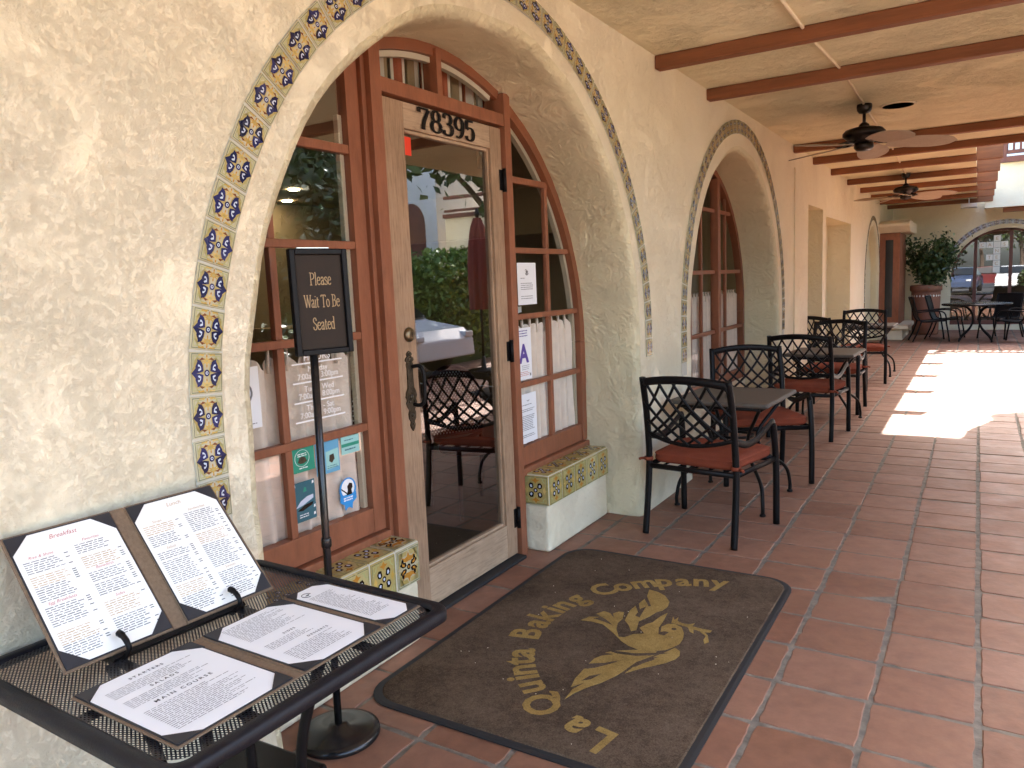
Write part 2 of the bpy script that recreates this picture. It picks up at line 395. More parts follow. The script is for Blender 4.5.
def arc_(cx, cy, rx, ry, a0, a1, n=14): return [(cx + rx * cos(R_(a0 + (a1 - a0) * i / n)), cy + ry * sin(R_(a0 + (a1 - a0) * i / n))) for i in range(n + 1)]
def cr2(*p): return [(v.x, v.y) for v in crom([(a, b, 0) for a, b in p], 6)]
SERIF = {  # strokes (polylines), serif bars (x, y, half width), advance
 'P': ([[(.17, 0), (.17, 1)], cr2((.17, .97), (.42, .97), (.6, .87), (.63, .73), (.58, .57), (.4, .48), (.17, .48))], [(.17, 0, .16), (.10, 1, .1)], .72),
 'l': ([[(.14, 0), (.14, 1.02)]], [(.14, 0, .12), (.09, 1.02, .06)], .29),
 'e': ([[(.1, .36), (.48, .36)], cr2((.48, .37), (.45, .56), (.29, .63), (.14, .53), (.08, .32), (.14, .09), (.32, 0), (.5, .12))], [], .56),
 'a': ([cr2((.1, .48), (.14, .59), (.27, .63), (.39, .55), (.40, .4)), [(.40, .45), (.40, .08)], cr2((.40, .08), (.43, .0), (.52, .04)), cr2((.40, .37), (.2, .31), (.08, .18), (.13, .03), (.26, .01), (.40, .13))], [], .54),
 's': ([cr2((.38, .5), (.33, .6), (.22, .63), (.1, .56), (.11, .43), (.25, .33), (.40, .22), (.39, .06), (.24, 0), (.1, .03), (.06, .15))], [], .47),
 'W': ([[(.06, 1), (.3, 0)], [(.3, 0), (.53, .96)], [(.50, .96), (.76, 0)], [(.76, 0), (1.0, 1)]], [(.06, 1, .12), (.5, 1, .1), (1.0, 1, .12)], 1.06),
 'i': ([[(.14, 0), (.14, .62)], [(.14, .84), (.14, .93)]], [(.14, 0, .12), (.1, .62, .06)], .29),
 't': ([[(.16, .82), (.16, .1)], cr2((.16, .1), (.22, 0), (.36, .05))], [(.19, .61, .16)], .38),
 'T': ([[(.4, 0), (.4, .98)], [(.05, .83), (.05, .98)], [(.75, .83), (.75, .98)]], [(.4, 0, .16), (.4, .98, .36)], .8),
 'o': ([arc_(.3, .31, .22, .31, 0, 360, 22)], [], .6),
 'B': ([[(.17, 0), (.17, 1)], cr2((.17, .97), (.42, .97), (.56, .86), (.55, .66), (.4, .54), (.17, .53)), cr2((.17, .53), (.45, .52), (.63, .4), (.62, .16), (.45, .03), (.17, .03))], [(.1, 0, .1), (.1, 1, .1)], .72),
 'S': ([cr2((.5, .75), (.46, .92), (.32, 1), (.15, .92), (.1, .74), (.22, .58), (.42, .46), (.54, .28), (.46, .07), (.3, 0), (.12, .08), (.07, .26))], [], .6),
 'd': ([[(.45, 0), (.45, 1.02)], arc_(.27, .31, .19, .31, 0, 360, 20)], [(.5, 0, .07), (.39, 1.02, .06)], .59),
 '7': ([[(.06, .76), (.06, .97)], [(.04, .95), (.56, .95)], cr2((.56, .95), (.44, .68), (.33, .42), (.27, .2), (.26, 0))], [(.30, .95, .27)], .64),
 '8': ([arc_(.31, .745, .19, .245, 0, 360, 20), arc_(.31, .26, .24, .265, 0, 360, 20)], [], .66),
 '3': ([cr2((.08, .78), (.12, .94), (.28, 1), (.45, .92), (.48, .75), (.4, .58), (.22, .53)), cr2((.22, .53), (.46, .48), (.54, .28), (.45, .06), (.25, 0), (.09, .07), (.06, .22))], [], .64),
 '9': ([arc_(.30, .69, .22, .30, 0, 360, 20), cr2((.52, .7), (.51, .4), (.42, .15), (.24, .01), (.1, .06))], [], .64),
 '5': ([[(.13, .97), (.11, .53)], [(.11, .96), (.5, .96)], cr2((.11, .53), (.26, .62), (.43, .58), (.52, .38), (.47, .12), (.3, 0), (.12, .05), (.07, .2))], [(.31, .96, .20)], .64),
}
def serif_line(mb, body, P, u, w, h, nrm, m=0, thick=.14, thin=.055, align='c', depth=.001, track=0.0, sx=1.0):
    P = Vector(P); u = Vector(u); w = Vector(w); d = Vector(nrm) * depth
    wid = sum((SERIF[c][2] if c != ' ' else .34) + track for c in body) * h * sx
    x = -wid / 2 if align == 'c' else 0.0
    k_ = [0]
    def pt(a, b, x): return P + u * (x + a * h * sx) + w * (b * h)
    for c in body:
        if c == ' ': x += (.34 + track) * h * sx; continue
        st, ser, adv = SERIF[c]
        for s_ in st:
            Lp = []; Rp = []
            k_[0] += 1; dd = d * (1 + .02 * k_[0])
            for i, (a, b) in enumerate(s_):
                p0 = s_[max(i - 1, 0)]; p1 = s_[min(i + 1, len(s_) - 1)]
                if p0 == p1: p0 = s_[i - 1]
                tx, ty = p1[0] - p0[0], p1[1] - p0[1]; l = math.hypot(tx, ty) or 1; tx /= l; ty /= l
                wd = (thin + (thick - thin) * abs(ty) ** 1.3) / 2
                Lp.append((a - ty * wd, b + tx * wd)); Rp.append((a + ty * wd, b - tx * wd))
            n = len(Lp); vs = [pt(a, b, x) + dd for a, b in Lp] + [pt(a, b, x) + dd for a, b in Rp]
            mb.add(vs, [(i, i + 1, n + i + 1, n + i) for i in range(n - 1)], m)
        for (a, b, hw) in ser:
            k_[0] += 1; dd = d * (1 + .02 * k_[0]); q = thin / 2 * 1.2
            mb.add([pt(a - hw, b - q, x) + dd, pt(a + hw, b - q, x) + dd, pt(a + hw, b + q, x) + dd, pt(a - hw, b + q, x) + dd], [(0, 1, 2, 3)], m)
        x += (adv + track) * h * sx

def text_lines(mb, P, u, w, n, W, pitch, hgt, m=0, ragged=.35, seed=0, price=False, mprice=0):
    """n lines of small unreadable print: word-sized dashes, line tops at P - w*k*pitch"""
    rnd = random.Random(seed); P = Vector(P); u = Vector(u); w = Vector(w)
    for k in range(n):
        x = 0; end = W * (1 - ragged * rnd.random())
        y = -k * pitch
        while x < end:
            l = min(rnd.uniform(.006, .018), end - x)
            if l < .003: break
            a = P + u * x + w * y; hh = hgt * rnd.uniform(.75, 1.1)
            mb.add([a, a + u * l, a + u * l - w * hh, a - w * hh], [(0, 1, 2, 3)], m)
            x += l + .0028
        if price and rnd.random() < .5:
            a = P + u * (W + .004) + w * y; l = .009
            mb.add([a, a + u * l, a + u * l - w * hgt, a - w * hgt], [(0, 1, 2, 3)], mprice)

# ------------------------------------------------------------------ setting: ground and floor
g = MB(); g.box((-160, -160, -.30), (160, 160, -.035))
tag(g.build('ground', 'asphalt'), 'grey asphalt of the parking area round the buildings', 'ground', kind='structure')
g = MB(); g.box((6.6, -2.6, -.034), (60, 40, -.012)); g.box((-.2, -5.6, -.034), (6.6, -3.95, -.013))
tag(g.build('pavement', 'concrete'), 'pale concrete paving beside the tiled walk', 'pavement', kind='structure')

TW, TL, TX0, TY0 = .337, .3191, 1.915, 3.2128
def build_floor():
    base = MB(); base.box((-.50, -3.9, -.034), (6.55, 21.75, -.0030))
    fl = base.build('floor', 'grout')
    tag(fl, 'terracotta tiled walkway with wide grey grout joints', 'floor', kind='structure')
    rnd = random.Random(3); t = MB()
    for k in range(-7, 14):
        for j in range(-22, 58):
            x0 = TX0 + k * TW; y0 = TY0 + j * TL
            if x0 > 6.3 or x0 < -.5: pass
            gx = .0088 + rnd.uniform(-.002, .003); gy = .0080 + rnd.uniform(-.002, .003)
            far = y0 > 11 or x0 > 3.4
            dx = rnd.gauss(0, .002); dy = rnd.gauss(0, .0022); a = rnd.gauss(0, .005); dz = rnd.gauss(0, .0009)
            cx, cy = x0 + TW / 2 + dx, y0 + TL / 2 + dy; hx, hy = TW / 2 - gx, TL / 2 - gy
            ns = 1 if far else 9; ring = []
            c4 = [(-hx, -hy), (hx, -hy), (hx, hy), (-hx, hy)]
            for e in range(4):
                p, q = c4[e], c4[(e + 1) % 4]
                for i in range(ns):
                    s = i / ns; px = p[0] + (q[0] - p[0]) * s; py = p[1] + (q[1] - p[1]) * s
                    jt = 0 if far else .0016
                    if i == 0: px *= .985; py *= .985
                    ch = rnd.random()
                    sh = 1 - (rnd.uniform(.01, .035) if (ch > .965 and not far) else 0)
                    ring.append(((px + rnd.gauss(0, jt)) * sh, (py + rnd.gauss(0, jt)) * sh))
            n = len(ring); ca, sa = cos(a), sin(a)
            tx, ty = rnd.gauss(0, .003), rnd.gauss(0, .003)
            def P(p, s, z):
                x, y = p[0] * s, p[1] * s; return (cx + x * ca - y * sa, cy + x * sa + y * ca, z + dz + x * tx + y * ty)
            vs = [P(p, 1, -.012) for p in ring] + [P(p, .997, -.003) for p in ring] + [P(p, .975, 0.0) for p in ring]
            fs = [(i, (i + 1) % n, n + (i + 1) % n, n + i) for i in range(n)] + [(n + i, n + (i + 1) % n, 2 * n + (i + 1) % n, 2 * n + i) for i in range(n)]
            fs.append(tuple(range(2 * n, 3 * n)))
            t.add(vs, fs)
    o = t.build('tile', 'floor_tile', fl)
build_floor()

# ------------------------------------------------------------------ restaurant building
BLD = thing('restaurant_building', 'cream stucco restaurant with tile edged arches, red brown window frames and beamed porch', 'building')
ZC = 3.03                 # porch ceiling height
A1, A2, A3 = (3.092, 1.18), (7.24, 1.17), (17.5, 1.30)     # arch centres (y, z)
RR, RT0, RT1 = 1.535, 1.665, 1.775                           # reveal radius, tile band radii
DR = .41                                                     # reveal depth

def arch_path(c, r, n=48, zb=0.0):
    """points (y, z, ny, nz) from the foot of one jamb over the arch to the other foot"""
    out = []
    for i in range(10): out.append((c[0] - r, zb + (c[1] - zb) * i / 10, 1, 0))
    for i in range(n + 1):
        a = pi - pi * i / n; out.append((c[0] + r * cos(a), c[1] + r * sin(a), -cos(a), -sin(a)))
    for i in range(1, 11): out.append((c[0] + r, c[1] - (c[1] - zb) * i / 10, -1, 0))
    return out
def wob(y, z, s=0): return .006 * sin(7.1 * y + 3.3 * z + s) + .0045 * sin(17.3 * z - 9.7 * y + 2 * s)

def build_wall():
    w = MB(); e = .045
    holes = []
    for c, r in ((A1, RR), (A2, 1.50), (A3, 1.12)):
        holes.append((c, r, arch_path(c, r)))
    recs = [(10.35, 11.5, .0, 2.42), (11.76, 14.25, .0, 2.34)]
    # outline of the wall face as one polygon: the openings reach the floor, so the outline dips round them
    out = [(-3.9, 0)]
    for c, r, pth in holes[:2]:
        out += [(y - ny * (e + wob(y, z)), z - nz * (e + wob(y, z))) for y, z, ny, nz in pth]
    for y0, y1, z0, z1 in recs: out += [(y0, z0), (y0, z1), (y1, z1), (y1, z0)]
    c, r, pth = holes[2]
    out += [(y - ny * (e + wob(y, z)), z - nz * (e + wob(y, z))) for y, z, ny, nz in pth]
    out += [(21.6, 0), (21.6, ZC), (-3.9, ZC)]
    w.ngon([(0, y, z) for y, z in out])
    # rounded arris and reveal
    for q, (c, r, pth) in enumerate(holes):
        prof = [(0, e)] + [(-e * 1.1 * sin(R_(a)), e - e * sin(R_(90)) * (1 - cos(R_(a))) if False else e * (1 - sin(R_(a)))) for a in (18, 36, 54, 72, 90)]
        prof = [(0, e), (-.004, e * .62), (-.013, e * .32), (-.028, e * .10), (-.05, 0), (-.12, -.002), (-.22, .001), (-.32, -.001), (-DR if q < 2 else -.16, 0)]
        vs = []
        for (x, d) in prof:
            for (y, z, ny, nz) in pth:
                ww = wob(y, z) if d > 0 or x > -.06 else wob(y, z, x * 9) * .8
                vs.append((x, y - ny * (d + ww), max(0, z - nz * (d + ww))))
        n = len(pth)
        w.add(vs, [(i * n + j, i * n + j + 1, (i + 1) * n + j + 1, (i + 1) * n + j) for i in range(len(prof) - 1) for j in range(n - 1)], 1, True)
        if q == 2:
            w.ngon([(-.16, y, z) for y, z, _, _ in pth], 1)
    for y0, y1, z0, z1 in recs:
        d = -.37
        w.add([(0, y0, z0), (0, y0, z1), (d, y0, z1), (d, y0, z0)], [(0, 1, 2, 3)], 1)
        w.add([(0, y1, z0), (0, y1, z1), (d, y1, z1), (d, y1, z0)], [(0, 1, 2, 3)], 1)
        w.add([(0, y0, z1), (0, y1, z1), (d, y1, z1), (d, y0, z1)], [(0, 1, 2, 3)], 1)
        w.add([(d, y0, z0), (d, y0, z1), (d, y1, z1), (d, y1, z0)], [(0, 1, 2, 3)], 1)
    # shallow buttress strips either side of the recesses
    w.box((.0, 9.52, 0), (.016, 10.33, 2.78), 0)
    # end return of the wall behind the camera
    w.add([(0, -3.9, 0), (0, -3.9, ZC), (-6, -3.9, ZC), (-6, -3.9, 0)], [(0, 1, 2, 3)], 0)
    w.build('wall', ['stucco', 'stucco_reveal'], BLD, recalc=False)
build_wall()

# ---- painted tiles
def tile_poly(kind):
    """list of (polygon in [-1,1]^2, material index, layer)"""
    P = []
    def sym(pts, m, l, quad=True):
        P.append((pts, m, l)); P.append(([(-x, y) for x, y in pts][::-1], m, l))
        if quad:
            P.append(([(x, -y) for x, y in pts][::-1], m, l)); P.append(([(-x, -y) for x, y in pts], m, l))
    def ring(r, m, l, n=10, sx=1.0): P.append(([(r * cos(2 * pi * i / n) * sx, r * sin(2 * pi * i / n)) for i in range(n)], m, l))
    # 0 ground 1 olive 2 leaf 3 navy 4 pale 5 yellow 6 amber 7 brown
    sym([(.90, .02), (.94, .02), (.94, .94), (.06, .94), (.06, .90), (.90, .90)], 1, 1)
    sym([(.80, .30), (.84, .30), (.84, .84), (.34, .84), (.34, .80), (.80, .80)], 2, 1)
    sym([(.88, .50), (.70, .60), (.62, .80), (.50, .88), (.58, .64), (.72, .50)], 2, 1)
    if kind == 'arch':
        ring(.17, 3, 2); ring(.09, 4, 3, 8); ring(.045, 3, 4, 6)
        sym([(.12, .06), (.20, .40), (.34, .66), (.60, .76), (.76, .60), (.84, .30), (.98, .05), (.98, .0), (.12, .0)], 8, 1)
        sym([(.10, .96), (.22, .80), (.40, .86), (.56, .80), (.50, .92), (.30, .92)], 5, 1)
        big = lambda q: [((x - .58) * 1.16 + .57, (y - .30) * 1.2 + .33) for x, y in q]
        sym(big([(.27, .10), (.30, .34), (.40, .52), (.60, .58), (.60, .48), (.70, .30), (.70, .22), (.92, .02), (.70, .02), (.48, .04), (.40, .06)]), 3, 2)
        sym([(.36, .16), (.38, .30), (.46, .40), (.54, .42), (.56, .34), (.50, .30), (.47, .24), (.56, .14), (.50, .10)], 4, 3)
        sym([(.42, .22), (.44, .30), (.50, .34), (.50, .28), (.47, .22)], 3, 4)
        for s in (1, -1):
            st = []
            for i in range(16):
                a = 2 * pi * i / 16; r = (1.0 if i % 2 == 0 else .42)
                st.append((r * .42 * cos(a), s * .58 + r * .25 * sin(a)))
            P.append((st, 5, 2)); P.append(([(x * .42, s * .58 + (y - s * .58) * .42) for x, y in st], 8, 3))
            sym([(.10, .66), (.30, .76), (.50, .60), (.34, .62)], 7, 2, False) if s > 0 else sym([(.10, -.66), (.34, -.62), (.50, -.60), (.30, -.76)], 7, 2, False)
            P.append(([(-.05, s * .78), (.05, s * .78), (.02, s * .9), (-.02, s * .9)], 6, 2)); P.append(([(-.05, s * .38), (.05, s * .38), (.02, s * .27), (-.02, s * .27)], 6, 2))
    elif kind == 'sill':
        ring(.16, 3, 2); ring(.08, 4, 3, 8)
        sym([(.14, .2), (.2, .48), (.42, .52), (.56, .36), (.5, .16), (.3, .10)], 3, 2)
        sym([(.26, .22), (.30, .38), (.42, .38), (.44, .26), (.36, .18)], 4, 3)
        for s in (1, -1):
            P.append(([(-.34, s * .72), (-.1, s * .58), (0, s * .46), (.1, s * .58), (.34, s * .72), (.12, s * .74), (0, s * .9), (-.12, s * .74)], 6, 2))
            P.append(([(s * .74, -.28), (s * .60, -.08), (s * .58, 0), (s * .60, .08), (s * .74, .28), (s * .78, .1), (s * .88, 0), (s * .78, -.1)], 5, 2))
    else:  # star tile: amber star on black
        sym([(.06, .84), (.84, .84), (.84, .06), (.60, .14), (.64, .60), (.16, .62)], 5, 1)
        sym([(.0, .82), (.12, .56), (.34, .50), (.64, .62), (.50, .40), (.30, .30), (.18, .28), (.0, .30)], 6, 2)
        sym([(.18, .10), (.26, .28), (.42, .30), (.46, .52), (.60, .48), (.66, .30), (.78, .22), (.62, .10), (.5, .04), (.3, .04)], 3, 3)
        sym([(.34, .10), (.38, .22), (.52, .24), (.56, .34), (.60, .24), (.54, .12)], 6, 4)
        ring(.16, 3, 3); ring(.07, 6, 4, 8)
    return P
TP = {k: tile_poly(k) for k in ('arch', 'sill', 'star')}
TM = {'arch': ['tile_ground', 'tile_olive', 'tile_leaf', 'tile_navy', 'tile_pale', 'tile_yellow', 'tile_amber', 'tile_brown', 'tile_sun', 'tile_edge'],
      'sill': ['tile_sun', 'tile_olive', 'tile_leaf', 'tile_black', 'tile_pale', 'tile_yellow', 'tile_amber', 'tile_brown', 'tile_sun', 'tile_edge'],
      'star': ['tile_ground', 'tile_olive', 'tile_leaf', 'tile_black', 'tile_pale', 'tile_sun', 'tile_amber', 'tile_brown', 'tile_sun', 'tile_edge']}
TR = random.Random(77)
def put_tile(mb, c, u, w, n, hu, hw, kind, th=.005, taper=0.0):
    """one glazed tile: centre c, half sizes hu, hw along u, w; n is the outward normal"""
    c = Vector(c); u = Vector(u); w = Vector(w); n = Vector(n)
    if kind == 'arch':
        q = TR.gauss(0, .012); u, w = u + w * q, w - u * q; t1, t2 = TR.gauss(0, .010), TR.gauss(0, .010); u = u + n * t1; w = w + n * t2; c = c + n * abs(TR.gauss(0, .0006)); hu *= TR.uniform(.975, 1.0); hw *= TR.uniform(.965, 1.0)
    def at(x, y, l): return c + u * (x * (hu)) + w * (y * hw * (1 + taper * x)) + n * (th + .00035 * l)
    b = [(-1, -1), (1, -1), (1, 1), (-1, 1)]
    vs = [at(x, y, 0) - n * th for x, y in b] + [at(x * .985, y * .985, 0) for x, y in b]
    mb.add(vs, [(4, 5, 6, 7)] + [(i, (i + 1) % 4, 4 + (i + 1) % 4, 4 + i) for i in range(4)], 0)
    for pts, m, l in TP[kind]:
        vs = [at(x, y, l) for x, y in pts]
        if len(pts) in (4,): mb.add(vs, [tuple(range(len(pts)))], m)
        else: mb.add(vs, [tuple(t) for t in tessellate_polygon([vs])], m)

def tile_border(c, r0, r1, n, zb0, zb1, kind='arch', frame=None, mats=None, name='tile_border', parent=BLD):
    """band of tiles round an arch; frame maps (out, along, up) to world"""
    fr = frame or (lambda o, y, z: (o, y, z))
    ox = Vector(fr(1, 0, 0)) - Vector(fr(0, 0, 0))
    mb = MB(); rm = (r0 + r1) / 2; hu = (r1 - r0) / 2
    # bed of grout
    pa = [(c[0] - r1, zb0)] + [(c[0] + r1 * cos(pi - pi * i / 40), c[1] + r1 * sin(pi * i / 40)) for i in range(41)] + [(c[0] + r1, zb1)]
    pb = [(c[0] - r0, zb0)] + [(c[0] + r0 * cos(pi - pi * i / 40), c[1] + r0 * sin(pi * i / 40)) for i in range(41)] + [(c[0] + r0, zb1)]
    k = len(pa); vs = [fr(.0025, y, z) for y, z in pa] + [fr(.0025, y, z) for y, z in pb]
    mb.add(vs, [(i, i + 1, k + i + 1, k + i) for i in range(k - 1)], 9)
    da = pi / n; hw = rm * da / 2 - .0030
    Y = Vector(fr(0, 1, 0)) - Vector(fr(0, 0, 0)); Z = Vector(fr(0, 0, 1)) - Vector(fr(0, 0, 0))
    rnd = random.Random(5)
    for i in range(n):
        a = pi - da * (i + .5)
        u = Y * cos(a) + Z * sin(a); w = Y * sin(a) - Z * cos(a)
        p = Vector(fr(.0025, c[0] + rm * cos(a), c[1] + rm * sin(a)))
        put_tile(mb, p, u, w, ox, hu - .002, hw + rnd.uniform(-.001, .001), kind, taper=hu / rm * .9)
    pitch = rm * da
    for side, zb in ((-1, zb0), (1, zb1)):
        z = c[1] - pitch / 2
        while z - pitch / 2 > zb - .02:
            put_tile(mb, fr(.0025, c[0] + side * rm, z), Y * side, Z * side, ox, hu - .002, hw, kind); z -= pitch
    return mb.build(name, mats or TM[kind], parent, recalc=False)
tile_border(A1, RT0, RT1, 44, .84, 1.06)
tile_border(A2, 1.655, 1.775, 46, .84, .84)
tile_border(A3, 1.26, 1.35, 34, .8, .8)

# ---- joinery helpers: everything in the x = const plane of the wall
def bar(mb, y0, y1, z0, z1, xf, xb, m=0): mb.box((xb, y0, z0), (xf, y1, z1), m)
def ring_part(mb, c, r0, r1, a0, a1, xf, xb, n=30, m=0):
    pts = [(c[0] + r1 * cos(R_(a0 + (a1 - a0) * i / n)), c[1] + r1 * sin(R_(a0 + (a1 - a0) * i / n))) for i in range(n + 1)]
    pts += [(c[0] + r0 * cos(R_(a1 + (a0 - a1) * i / n)), c[1] + r0 * sin(R_(a1 + (a0 - a1) * i / n))) for i in range(n + 1)]
    mb.prism([(xf, y, z) for y, z in pts], (xb - xf, 0, 0), m)
def arch_y(c, r, z): return math.sqrt(max(0, r * r - max(0, z - c[1]) ** 2))

def curtain(parent, y0, y1, z0, z1, x, seed=0, gap=.0, name='curtain'):
    rnd = random.Random(seed); mb = MB(); n = int((y1 - y0) / .006); vs = []
    ph = rnd.random() * 6
    rows = 14
    for k in range(rows + 1):
        t = k / rows; z = z0 + (z1 - z0) * t
        for i in range(n + 1):
            y = y0 + (y1 - y0) * i / n
            f = sin(2 * pi * y / .092 + ph + .7 * sin(5 * y)) ; f2 = sin(2 * pi * y / .041 + 1.3 * ph)
            dz = 0
            if k == rows: dz = -.045 * (.5 - .5 * cos(2 * pi * y / .092 + ph))
            vs.append((x + .024 * f * (1 - .3 * t) + .004 * f2, y + .006 * sin(9 * z + y * 11), z + dz))
    m = n + 1
    mb.add(vs, [(k * m + i, k * m + i + 1, (k + 1) * m + i + 1, (k + 1) * m + i) for k in range(rows) for i in range(n)], 0, True)
    # tabs and rod
    y = y0 + .03
    while y < y1 - .02:
        mb.tube([(x, y, z1 - .06), (x + .006, y, z1 + .01), (x, y + .004, z1 + .035)], .011, 6, 0, ry=.004); y += .092
    mb.tube([(x, y0, z1 + .032), (x, y1, z1 + .032)], .006, 8, 1)
    return mb.build(name, ['curtain_cloth', 'brass_dull'], parent, recalc=False)

RAILS = [2.163, 1.768, 1.385, .985]
XS, XP = -.395, -.345           # faces of the side lights and of the main posts
def side_light(c, ri, y_post, side, muntin, label=None):
    """glazed side light between a main post and the arch; side -1 = before the door, +1 = beyond it"""
    f = MB(); zb = .505; r0, r1 = ri - .055, ri + .012
    ztop = c[1] + math.sqrt(r0 * r0 - (abs(y_post - c[0])) ** 2)
    # stile beside the post
    sw = .075
    ys = sorted((y_post, y_post + side * sw))
    pts = [(ys[0], zb), (ys[1], zb), (ys[1], c[1] + math.sqrt(r0 * r0 - (ys[1] - c[0]) ** 2) + .01), (ys[0], c[1] + math.sqrt(r0 * r0 - (ys[0] - c[0]) ** 2) + .01)]
    f.prism([(XS, y, z) for y, z in pts], (-.055, 0, 0), 0)
    # curved frame and its jamb
    aa = math.degrees(math.acos(abs(y_post - c[0]) / r1))
    if side > 0: ring_part(f, c, r0, r1, 0, aa, XS + .012, XS - .06, m=1)
    else: ring_part(f, c, r0, r1, 180 - aa, 180, XS + .012, XS - .06, m=1)
    yj = sorted((c[0] + side * r0, c[0] + side * r1)); bar(f, yj[0], yj[1], zb, c[1] - .001, XS + .012, XS - .06, 1)
    # inner cream bead following the glass
    bd = MB()
    if side > 0: ring_part(bd, c, r0 - .028, r0 - .002, 0, aa - 1, XS - .028, XS - .058)
    else: ring_part(bd, c, r0 - .028, r0 - .002, 181 - aa, 180, XS - .028, XS - .058)
    yb_ = sorted((c[0] + side * (r0 - .028), c[0] + side * (r0 - .002))); bar(bd, yb_[0], yb_[1], .62, c[1] - .001, XS - .028, XS - .058)
    ysb = sorted((y_post + side * (sw + .002), y_post + side * (sw + .026))); bar(bd, ysb[0], ysb[1], .62, ztop - .25, XS - .03, XS - .056)
    # bottom rail, rails, muntin
    ya, yb = sorted((y_post + side * sw, c[0] + side * r0))
    bar(f, ya, yb, zb, .618, XS, XS - .05)
    for z in RAILS:
        hw = .0185 if z > 2 else .0165
        e_ = c[0] + side * arch_y(c, r0 + .004, z)
        a_, b_ = sorted((y_post + side * sw, e_))
        bar(f, a_, b_, z - hw, z + hw, XS - .002, XS - .034)
    zm = min(RAILS[0] - .0185, c[1] + math.sqrt(max(.0, r0 * r0 - (muntin - c[0]) ** 2)))
    prev = .618
    for z in sorted(RAILS):
        if z > zm + .02: break
        bar(f, muntin - .017, muntin + .017, prev, z - .0165, XS - .003, XS - .033); prev = z + .0165
    if prev < zm - .03: bar(f, muntin - .017, muntin + .017, prev, zm + .0, XS - .003, XS - .033)
    o = f.build('window', ['frame_paint', 'frame_dark'], BLD, bevel=.004)
    if label: o['label'] = label
    bd.build('glazing_bead', 'bead_cream', o, bevel=.003)
    # sheet of glass
    gmb = MB(); pts = [(y_post + side * sw * .8, .60), (c[0] + side * (r0 + .01), .60), (c[0] + side * (r0 + .01), c[1])]
    n = 24
    for i in range(1, n + 1):
        a = R_(aa * i / n); pts.append((c[0] + side * (r0 + .01) * cos(a), c[1] + (r0 + .01) * sin(a)))
    pts.append((y_post + side * sw * .8, pts[-1][1]))
    gmb.ngon([(XS - .024, y, z) for y, z in pts])
    gmb.build('glass', 'window_glass', o, recalc=False)
    # timber sill under the rail
    s = MB(); a_, b_ = sorted((y_post, c[0] + side * r1)); s.box((XS - .06, a_, .455), (XS + .028, b_, .500)); s.build('sill', 'frame_paint', o, bevel=.006)
    return o

YD0, YD1 = 2.652, 3.636          # door edges
wl = side_light(A1, RR, 2.545, -1, 2.018)
wr = side_light(A1, RR, 3.712, 1, 4.182)
curtain(wl, 1.60, 2.46, .60, 1.335, XS - .062, 1)
curtain(wr, 3.80, 4.60, .60, 1.335, XS - .062, 2)

# ---- entrance frame: posts, head rail, transom
f = MB()
for (a, b) in ((2.572, 2.642), (3.646, 3.708)):
    ztop = A1[1] + math.sqrt(RR ** 2 - max(abs(a - A1[0]), abs(b - A1[0])) ** 2)
    f.box((-.47, a, 0), (XP, b, ztop + .012))
bar(f, 2.546, 2.571, 0, 2.56, XP - .028, -.46, 1); bar(f, 3.709, 3.712, .5, 2.55, XP - .03, -.46, 1)
bar(f, 2.6425, 3.6455, 2.424, 2.486, XP - .004, -.45)
bar(f, 3.068, 3.108, 2.4865, 2.70, XP - .012, -.44)
aa = math.degrees(math.acos((A1[0] - 2.642) / RR)); ab = math.degrees(math.acos((3.646 - A1[0]) / RR))
ring_part(f, A1, RR - .05, RR + .012, ab, 180 - aa, XP - .03, -.45, m=1)
EN = f.build('entrance_frame', ['frame_paint', 'frame_dark'], BLD, bevel=.005)
b = MB(); ring_part(b, A1, RR - .078, RR - .052, ab + 1.5, 180 - aa - 1.5, XP - .05, -.425)
b.build('glazing_bead', 'bead_cream', EN, bevel=.003)
b = MB(); pts = [(2.645, 2.48), (3.644, 2.48)] + [(A1[0] + (RR - .04) * cos(R_(ab + (180 - aa - ab) * i / 20)), A1[1] + (RR - .04) * sin(R_(ab + (180 - aa - ab) * i / 20))) for i in range(21)]
b.ngon([(-.40, y, z) for y, z in pts]); b.build('glass', 'window_glass', EN, recalc=False)
v = MB(); k = 0; y = 2.60
while y < 3.70:
    wdt = .046; mi = [0, 2, 0, 1][k % 4]
    pr = [(-.50 + .02 * sin(k * 2.4 + 1.1 * i), y + wdt * i / 4) for i in range(5)]
    for i in range(4):
        zt = lambda yy: A1[1] + math.sqrt(max(.1, (RR - .01) ** 2 - (yy - A1[0]) ** 2))
        v.add([(pr[i][0], pr[i][1], 2.44), (pr[i + 1][0], pr[i + 1][1], 2.44), (pr[i + 1][0], pr[i + 1][1], zt(pr[i + 1][1])), (pr[i][0], pr[i][1], zt(pr[i][1]))], [(0, 1, 2, 3)], mi)
    y += wdt; k += 1
v.build('valance', ['valance_white', 'valance_rust', 'valance_tan'], EN, recalc=False)
t = MB(); t.box((-.44, 2.6425, .0), (-.315, 3.6455, .020)); t.build('threshold', 'rubber', EN, bevel=.006)

